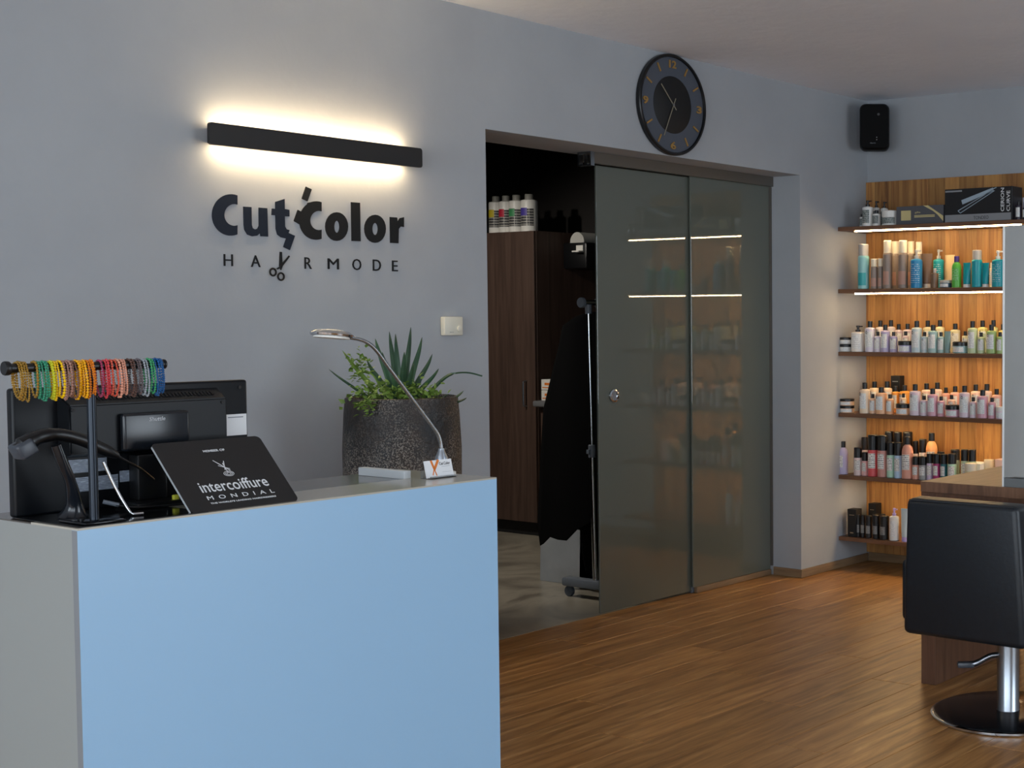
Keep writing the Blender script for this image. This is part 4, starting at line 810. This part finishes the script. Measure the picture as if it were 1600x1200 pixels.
cd = thing('card_holder', 'clear holder of white business cards with orange scissors print', 'business cards', (2.40, 2.885, HT))
MB().box(2.366, 2.446, 2.862, 2.864, HT+.0003, HT+.006).box(2.366, 2.446, 2.862, 2.90, HT+.0003, HT+.002).box(2.366, 2.446, 2.897, 2.899, HT+.002, HT+.02).build('holder', pm('clear_acrylic', 'e6eaec', .1, trans=.9), cd, smooth=False)
up2 = Vector((0, .25, .968)).normalized(); oc = Vector((2.362, 2.870, HT+.0025)); n2 = PX.cross(up2)
MB().prism([(0, 0), (.084, 0), (.084, .044), (0, .044)], oc, PX, up2, -.004, 0).build('card_stack', M_paper, cd, smooth=False)
sx = MB()
for (p, q, w) in (((.020, .044), (.026, .022), .006), ((.043, .044), (.026, .020), .007), ((.026, .022), (.019, .006), .003), ((.026, .022), (.031, .004), .003)):
    P, Q = Vector(p), Vector(q); d = (Q-P).normalized(); nr = Vector((-d.y, d.x))*w/2
    sx.prism([tuple(P-nr), tuple(Q-nr), tuple(Q+nr), tuple(P+nr)], oc+n2*.0001, PX, up2, 0, .0003)
sx.build('scissors_print', pm('print_orange', 'df7a26', .5), cd, smooth=False)
text_mb('Cut Color', oc+PX*.061+up2*.034+n2*.0001, PX, up2, .034, .0075, ext=.0003, off=.012).build('print', M_ink, cd)
MB().prism([(.05, .026), (.076, .026), (.076, .0265), (.05, .0265)], oc+n2*.0001, PX, up2, 0, .0003).prism([(.05, .012), (.078, .012), (.078, .0124), (.05, .0124)], oc+n2*.0001, PX, up2, 0, .0003).build('print_line', M_greyp, cd, smooth=False)
# ------------------------------------------------------------------ planter
pt = thing('potted_plant', 'tall rust brown planter with spiky succulent and trailing green leaves', 'planter', (3.27, 4.1, .001))
M_pot = tex('rusty_metal', ['0e1114', '17191b', '241c17', '35271d', '3e2d20'], noise=4, detail=10, rough=0.5, bump=.3, bscale=70, pos=[.30, .42, .52, .60, .72], rnd=False)
nt = M_pot.node_tree; b_ = nt.nodes['Principled BSDF']; src = b_.inputs['Base Color'].links[0].from_socket
tc = nt.nodes.new('ShaderNodeTexCoord')
def nz(sc_, lo, hi, det=4):
    n = nt.nodes.new('ShaderNodeTexNoise'); n.inputs['Scale'].default_value = sc_; n.inputs['Detail'].default_value = det; nt.links.new(tc.outputs['Object'], n.inputs['Vector'])
    m = nt.nodes.new('ShaderNodeMapRange'); m.inputs['From Min'].default_value = lo; m.inputs['From Max'].default_value = hi; nt.links.new(n.outputs[0], m.inputs[0]); return m.outputs[0]
mu = nt.nodes.new('ShaderNodeMath'); mu.operation = 'MULTIPLY'; nt.links.new(nz(200, .50, .58), mu.inputs[0]); nt.links.new(nz(2.6, .38, .56), mu.inputs[1])
mx = nt.nodes.new('ShaderNodeMix'); mx.data_type = 'RGBA'; nt.links.new(mu.outputs[0], mx.inputs[0]); nt.links.new(src, mx.inputs[6]); mx.inputs[7].default_value = (*lin('857d73'), 1)
nt.links.new(mx.outputs[2], b_.inputs['Base Color'])
MB().lathe([(.15, 0), (.155, .01), (.18, .45), (.198, .85), (.199, .95), (.193, 1.07), (.188, 1.128), (.182, 1.131), (.178, 1.12), (.176, 1.07)], (3.27, 4.1, .001), 48, cap=False).build('pot', M_pot, pt)
MB().lathe([(.0, 1.085), (.178, 1.08)], (3.27, 4.1, .001), 32, cap=False).build('soil', tex('soil', ['1c1510', '2e231a'], noise=30, rough=.95), pt)
M_aloe = tex('aloe_leaf', ['26402f', '35543c', '4a6a48'], noise=5, rough=.45, vary=.2); M_lime = tex('lime_leaf', ['56742c', '75933c', '8fab52'], noise=8, rough=.5, vary=.2)
def blade(P, w, mat, name='leaf', th=.0035):
    Q = arcpts(P, 5); n = len(Q); mb = MB(); vs, fs = [], []
    side = None
    for i, p in enumerate(Q):
        t = (Q[min(i+1, n-1)]-Q[max(i-1, 0)]).normalized()
        view = Vector((p.x, p.y, 0)).normalized() if abs(t.z) > .3 else Vector((0, 0, 1))
        s_ = t.cross(view).normalized(); nr = s_.cross(t).normalized()
        k = i/(n-1); ww = w*(.75+.25*min(k*3, 1))*(1-k**1.7)+.0005
        vs += [p-s_*ww+nr*th*.6, p-nr*th, p+s_*ww+nr*th*.6, p+nr*th*.2]
    for i in range(n-1):
        for a in range(4): b = (a+1) % 4; fs.append((4*i+a, 4*i+b, 4*i+4+b, 4*i+4+a))
    fs += [(3, 2, 1, 0), tuple(range(4*n-4, 4*n))]
    mb._add(vs, fs); return mb.build(name, mat, pt)
base = Vector((3.25, 4.08, 1.09)); vr = Vector((.72, -.69, 0))    # across the view
for (a, h, d, w) in ((-.085, .245, .03, .013), (-.055, .20, -.05, .013), (-.015, .262, .0, .012), (.035, .285, .02, .012), (.075, .25, -.02, .012), (.105, .19, .03, .011), (-.11, .17, .0, .012), (.02, .20, -.07, .014), (-.04, .27, .05, .012), (.13, .14, -.04, .010), (.05, .16, -.08, .012), (-.02, .15, -.09, .013)):
    dv = vr*a+Vector((.69, .72, 0))*d
    blade([base+dv*.15, base+dv*.5+PZ*h*.45, base+dv*.85+PZ*h*.8, base+dv+PZ*h], w, M_aloe)
blade([base+vr*.05, base+vr*.10+PZ*.06, base+vr*.16+PZ*.115, base+vr*.22+PZ*.125, base+vr*.275+PZ*.112], .007, M_aloe)
blade([base-vr*.05, base-vr*.12+PZ*.05, base-vr*.20+PZ*.11, base-vr*.235+PZ*.14], .006, M_aloe)
blade([base-vr*.06, base-vr*.10+PZ*.08, base-vr*.16+PZ*.16, base-vr*.19+PZ*.205], .010, M_lime)
for a, h in ((.14, .05), (.17, .04), (.19, .06), (.20, .035)):
    blade([base+vr*.13, base+vr*a+PZ*h*.7, base+vr*(a+.02)+PZ*h], .005, M_aloe)
random.seed(21)
lf = MB()
def leaflet(mb, p, s):
    d = Vector((random.uniform(-1, 1), random.uniform(-1, 1), random.uniform(-.5, .7))).normalized(); sd = d.cross(Vector((random.uniform(-1, 1), random.uniform(-1, 1), 1))).normalized(); nr = d.cross(sd)
    q = [p, p+d*s*.4+sd*s*.38, p+d*s*1.1, p+d*s*.4-sd*s*.38, p+d*s*.5-nr*s*.12]
    mb._add(q, [(0, 1, 4), (1, 2, 4), (2, 3, 4), (3, 0, 4)])
for cx_, cz_, dep, rx_, rz_, n in ((-.13, .12, .0, .038, .055, 70), (-.115, .03, -.06, .05, .03, 60), (-.10, -.005, -.165, .045, .03, 60), (.0, .03, -.10, .055, .035, 90), (.06, .035, -.08, .05, .035, 70), (.11, .02, -.08, .045, .03, 50), (-.06, .05, -.05, .05, .03, 50)):
    for i in range(n):
        p = base+vr*(cx_+random.gauss(0, .5)*rx_)+Vector((.69, .72, 0))*(dep+random.gauss(0, .02))+PZ*(cz_+.03+random.gauss(0, .5)*rz_)
        leaflet(lf, p, random.uniform(.014, .026))
o = lf.build('foliage', M_lime, pt, smooth=False); o['kind'] = 'stuff'
for a, b_ in (((-.04, 0, .0), (-.13, .0, .14)), ((-.03, -.03, 0), (-.11, -.15, .03)), ((.02, -.03, 0), (.06, -.09, .06))):
    P = base+vr*a[0]+Vector((.69, .72, 0))*a[1]; Q = base+vr*b_[0]+Vector((.69, .72, 0))*b_[1]+PZ*b_[2]
    MB().tube(arcpts([P, P.lerp(Q, .5)+PZ*.04, Q]), .003, 6).build('stem', M_lime, pt)
# ------------------------------------------------------------------ styling island with mirror
ds = thing('styling_island', 'walnut styling island desk with thick end panel behind the chair', 'desk', (4.95, 2.0, .001))
MB().box(4.602, 5.31, .9, 2.775, .742, .782, bev=.001, seg=1).build('desk_top', M_walnutx, ds, smooth=False)
MB().box(4.603, 4.625, .9, 2.7075, .64, .7415).build('apron', M_walnut, ds, smooth=False)
MB().box(4.603, 5.309, 2.708, 2.772, .001, .7415, bev=.001, seg=1).build('end_panel', M_walnut, ds, smooth=False)
MB().box(5.28, 5.30, .9, 2.7075, .45, .7415).build('back_panel', M_walnut, ds, smooth=False)
mr = thing('salon_mirror', 'tall frameless salon mirror standing on the walnut island desk', 'mirror', (4.63, 2.0, .782))
MB().box(4.612, 4.640, 1.55, 2.420, .8175, 1.744).build('mirror_glass', M_mirror, mr, smooth=False)
MB().box(4.612, 4.640, 1.55, 2.420, .7825, .8155).build('base_block', pm('mirror_base', '6f7374', .5), mr, smooth=False)
MB().box(4.609, 4.641, 2.4205, 2.4265, .7825, 1.744).build('edge_trim', M_edge, mr, smooth=False)
# ------------------------------------------------------------------ salon chair
ch = thing('salon_chair', 'black leather salon chair seen from behind on round chrome base', 'chair', (4.40, 2.29, .001))
MB().lathe([(.272, 0), (.275, .003), (.275, .010), (.268, .013)], (4.40, 2.29, .001), 64).build('base_disc', M_chrome, ch)
MB().lathe([(.266, .0131), (.262, .0145), (.10, .018), (.001, .0185)], (4.40, 2.29, .001), 64, cap=False).build('base_cover', pm('base_dark', '23262b', .16, .6), ch)
MB().lathe([(.042, .017), (.040, .02), (.040, .27), (.030, .275), (.030, .36)], (4.40, 2.29, .001), 32).build('pump_column', M_steel, ch)
MB().tube(arcpts([(4.385, 2.31, .215), (4.36, 2.34, .212), (4.33, 2.375, .19), (4.318, 2.395, .183)]), [.010]*12+[.011]*4+[.012]*3, 10).build('pump_lever', M_steel, ch)
MB().box(-.03, .03, -.016, .016, -.008, .012, bev=.006, seg=2, M=Matrix.Translation((4.310, 2.412, .180)) @ Matrix.Rotation(2.2, 4, 'Z')).build('lever_pedal', pm('pedal', '3c4148', .35), ch)
MB().box(4.28, 4.62, 2.19, 2.57, .355, .47, bev=.03, seg=4).build('seat_cushion', M_leather, ch)
MB().box(4.30, 4.52, 2.22, 2.50, .335, .3545, bev=.003).build('seat_plate', M_black, ch)
bk = MB().box(-.048, .048, -.222, .222, 0, .487, bev=.022, seg=4)
for v in bk.bm.verts: v.co.y *= 1.12-.12*v.co.z/.487
bk2 = MB(); bk2._merge(bk.bm, M=Matrix.Translation((4.262, 2.372, .287)) @ Matrix.Rotation(-.02, 4, 'Z') @ Matrix.Rotation(-.035, 4, 'Y')); bk2.build('backrest', M_leather, ch)
sm2 = pm('seam_thread', '2d3237', .6)
MB().tube([(4.205, 2.165, .768), (4.203, 2.58, .768)], .0022, 6).build('piping', sm2, ch)
for y0, y1 in ((2.602, 2.645), (2.098, 2.141)):
    MB().box(4.25, 4.58, y0, y1, .325, .545, bev=.018, seg=3).build('armrest', M_leather, ch)
MB().tube([(4.34, 2.50, .34), (4.30, 2.52, .30), (4.285, 2.53, .285)], [.012, .014, .008], 10).build('back_lever', M_greyp, ch)
# ------------------------------------------------------------------ store room furniture
tc_ = thing('tall_cabinet', 'tall dark wood cabinet with metal bar handle in the store room', 'cabinet', (6.7, 7.1, .001))
MB().box(6.42, 6.97, 6.73, 7.48, .095, 1.968, bev=.001, seg=1).build('body', M_store, tc_, smooth=False)
MB().box(6.47, 6.97, 6.74, 7.48, .001, .0945).build('plinth', M_blackm, tc_, smooth=False)
dr = MB().box(6.40, 6.4195, 6.732, 7.478, .098, 1.966, bev=.001, seg=1).build('door', M_store, tc_, smooth=False)
MB().tube(arcpts([(6.399, 6.812, .845), (6.375, 6.812, .85), (6.372, 6.812, .865), (6.372, 6.812, .99), (6.375, 6.812, 1.003), (6.399, 6.812, 1.008)], 3), .006, 10).build('bar_handle', M_steel, dr)
DV = [(7.202, .048, 'yellow', 'c9b52a', 'leftmost'), (7.108, .047, 'red', 'c0243f', 'second from left'), (7.010, .050, 'green', '3f8f5a', 'third from left'), (6.895, .054, 'violet', '4a3d9a', 'rightmost')]
for y, r, cn, cv, lab in DV:
    t = thing('developer_bottle', 'white bottle with %s print on the tall cabinet, %s of four' % (cn, lab), 'bottle', (6.52, y, 1.9685), 0, 'developer bottles on the cabinet')
    h = .245
    MB().lathe([(r*.95, 0), (r, .006), (r, .195), (r*.95, .205), (r*.5, .212)], (6.52, y, 1.9685), 24).build('body', M_white, t)
    MB().lathe([(r*.52, .2115), (r*.52, h-.003), (r*.48, h)], (6.52, y, 1.9685), 16).build('cap', pm('cap_grey', '8b8a82', .5), t)
    p_ = patch(r+.0006, 1.35, .04, .15); bmesh.ops.translate(p_.bm, verts=p_.bm.verts[:], vec=(6.52, y, 1.9685)); p_.build('dark_label', printed('dev_print', '26242a', '96948c', freq=4, thr=.45), t)
    p_ = patch(r+.0010, .55, .105, .155); bmesh.ops.translate(p_.bm, verts=p_.bm.verts[:], vec=(6.52, y, 1.9685)); p_.build('colour_panel', pm('dev_'+cn, cv, .5), t)
lc = thing('base_cabinet', 'low dark wood cabinet with grey worktop next to the tall cabinet', 'cabinet', (6.68, 6.0, .001))
MB().box(6.44, 6.98, 5.3, 6.715, .09, .846).build('body', M_store, lc, smooth=False)
MB().box(6.48, 6.98, 5.3, 6.71, .001, .0895).build('plinth', M_blackm, lc, smooth=False)
MB().box(6.36, 6.98, 5.3, 6.722, .8465, .886, bev=.012, seg=3).build('worktop', pm('worktop_grey', '6f7072', .4), lc)
for i, (za, zb) in enumerate(((.60, .84), (.35, .595), (.10, .345))):
    for ya, yb_ in ((6.02, 6.71), (5.305, 6.015)): MB().box(6.421, 6.4395, ya, yb_, za, zb, bev=.001, seg=1).build('drawer_front', M_store, lc, smooth=False)
for zz, lab in ((.8865, 'lower white carton with orange print on the store room worktop'), (.955, 'upper white carton with orange print on the store room worktop')):
    t = carton('white_carton', lab, 6.41, 6.50, 6.60, 6.69, zz, zz+.066, M_white)
    MB().box(6.4093, 6.41, 6.612, 6.68, zz+.012, zz+.018).box(6.4093, 6.41, 6.612, 6.66, zz+.03, zz+.045).build('print', pm('print_orange', 'df7a26', .5), t, smooth=False)
dp = thing('wall_dispenser', 'black dispenser with white domed lid on the side of the tall cabinet', 'dispenser', (6.74, 6.62, 1.73))
MB().box(6.65, 6.86, 6.52, 6.7295, 1.73, 1.90, bev=.012, seg=2).build('body', M_black, dp)
MB().tube([(6.66, 6.61, 1.905), (6.85, 6.61, 1.905)], .062, 20).build('lid', pm('lid_white', 'bdbcb5', .45), dp)
MB().box(6.60, 6.648, 6.54, 6.60, 1.835, 1.845, bev=.002).box(6.64, 6.6495, 6.54, 6.60, 1.845, 1.88).build('lever', M_white, dp)
# clothes rack
rk = thing('clothes_rack', 'chrome clothes rack on grey castors behind the glass door', 'clothes rack', (5.6, 5.0, .001))
for x in (5.13, 6.05):
    MB().tube([(x, 4.99, .095), (x, 5.005, .75)], .014, 14).build('pole', M_chrome, rk)
    MB().tube([(x, 5.005, .75), (x, 5.02, 1.47)], .0115, 14).build('pole', M_chrome, rk)
    MB().lathe([(.017, -.03), (.018, 0), (.018, .03), (.014, .034)], (x, 5.005, .745), 16).box(x-.03, x-.012, 4.998, 5.014, .735, .755).build('clamp', M_greyp, rk)
    MB().tube([(x, 5.018, 1.43), (x, 5.02, 1.475)], .017, 14).build('tee_joint', M_greyp, rk)
    MB().box(x-.03, x+.03, 4.79, 5.20, .055, .10, bev=.012, seg=2).build('foot_bar', M_greyp, rk)
    for y in (4.82, 5.17):
        MB().lathe([(.020, -.011), (.027, -.009), (.027, .009), (.020, .011)], seg=18, M=Matrix.Translation((x, y, .028)) @ Matrix.Rotation(math.pi/2, 4, 'Y')).box(x-.006, x+.006, y-.008, y+.008, .03, .058).build('castor', pm('castor_grey', '4b535d', .5), rk)
MB().tube([(5.09, 5.02, 1.485), (6.09, 5.02, 1.485)], .014, 16).build('hanging_rail', M_chrome, rk)
for x in (5.075, 6.09): MB().lathe([(.024, 0), (.026, .004), (.026, .016), (.022, .02)], seg=20, M=Matrix.Translation((x, 5.02, 1.485)) @ Matrix.Rotation(math.pi/2, 4, 'Y')).build('rail_cap', M_greyp, rk)
CAP = ['long flared black cape hanging nearest the castor end of the rack', 'black salon cape hanging second on the clothes rack', 'black salon cape hanging third on the clothes rack', 'black salon cape hanging fourth on the clothes rack']
for i in range(4):
    x = 5.19+i*.11; zb = (.30, .115, .14, .18)[i]
    hg = MB().tube(arcpts([(x, 5.000, 1.487), (x, 5.007, 1.4995), (x, 5.02, 1.5045), (x, 5.033, 1.4995), (x, 5.0395, 1.487), (x, 5.033, 1.470), (x, 5.02, 1.455), (x, 5.02, 1.43)], 4), .0022, 8)
    hg.tube(arcpts([(x, 4.83, 1.375), (x, 4.92, 1.405), (x, 5.02, 1.432), (x, 5.12, 1.405), (x, 5.21, 1.375)], 4), .006, 8)
    tag(hg.build('coat_hanger', M_steel), 'wire coat hanger on the rack carrying the %s black cape' % ('first', 'second', 'third', 'fourth')[i], 'hanger', 'hangers on the rack')
    rows = []; n = 28; rnd = random.Random(i+2)
    prof = [(1.44, .05, .05), (1.415, .15, .14), (1.37, .24, .23), (1.28, .265, .24), (.94, .385 if i == 0 else .30, .24), (.62, .415 if i == 0 else .27, .235), (zb+.06, .435 if i == 0 else .22, .23), (zb, .42 if i == 0 else .20, .20)]
    mb = MB(); vs, fs = [], []
    for j, (z, hp, hm) in enumerate(prof):
        for k in range(n):
            a = 2*math.pi*k/n; hw = hp if math.cos(a) > 0 else hm
            th = .018+.022*min(j/4, 1); fold = 1+.35*min(j/5, 1)*math.sin(5*a+i*1.3+j*.25)
            vs.append((x+th*math.sin(a)*fold, 5.02+hw*math.cos(a), z+(0 if j < 6 else (.5 if j == 6 else 1)*(.06*math.sin(3*a+i)+.035*math.sin(7*a)))))
    for j in range(len(prof)-1):
        for k in range(n): l = (k+1) % n; fs.append((j*n+k, j*n+l, (j+1)*n+l, (j+1)*n+k))
    mb._add(vs, fs)
    tag(mb.build('black_cape', M_cloth, ang=60), CAP[i], 'cape', 'capes on the clothes rack')
pb = thing('paper_bag', 'white paper bag standing on the stone floor behind the rack', 'bag', (5.42, 5.47, .001))
mb = MB(); bx_ = [(5.36, 5.33), (5.48, 5.33), (5.48, 5.62), (5.36, 5.62)]
vs = [(x, y, .001) for x, y in bx_]+[(x+(.012 if x < 5.4 else -.012), y, .40) for x, y in bx_]
mb._add(vs, [(0, 1, 2, 3), (0, 1, 5, 4), (1, 2, 6, 5), (2, 3, 7, 6), (3, 0, 4, 7)])
bmesh.ops.solidify(mb.bm, geom=mb.bm.faces[:], thickness=.0015); mb.build('bag_body', tex('bag_paper', ['cdd2d6', 'dfe3e6'], noise=5, rough=.8, bump=.2), pb, smooth=False)
for x in (5.371, 5.469): MB().tube(arcpts([(x, 5.42, .38), (x, 5.43, .44), (x, 5.475, .47), (x, 5.52, .44), (x, 5.53, .38)]), .003, 6).build('handle', M_paper, pb)
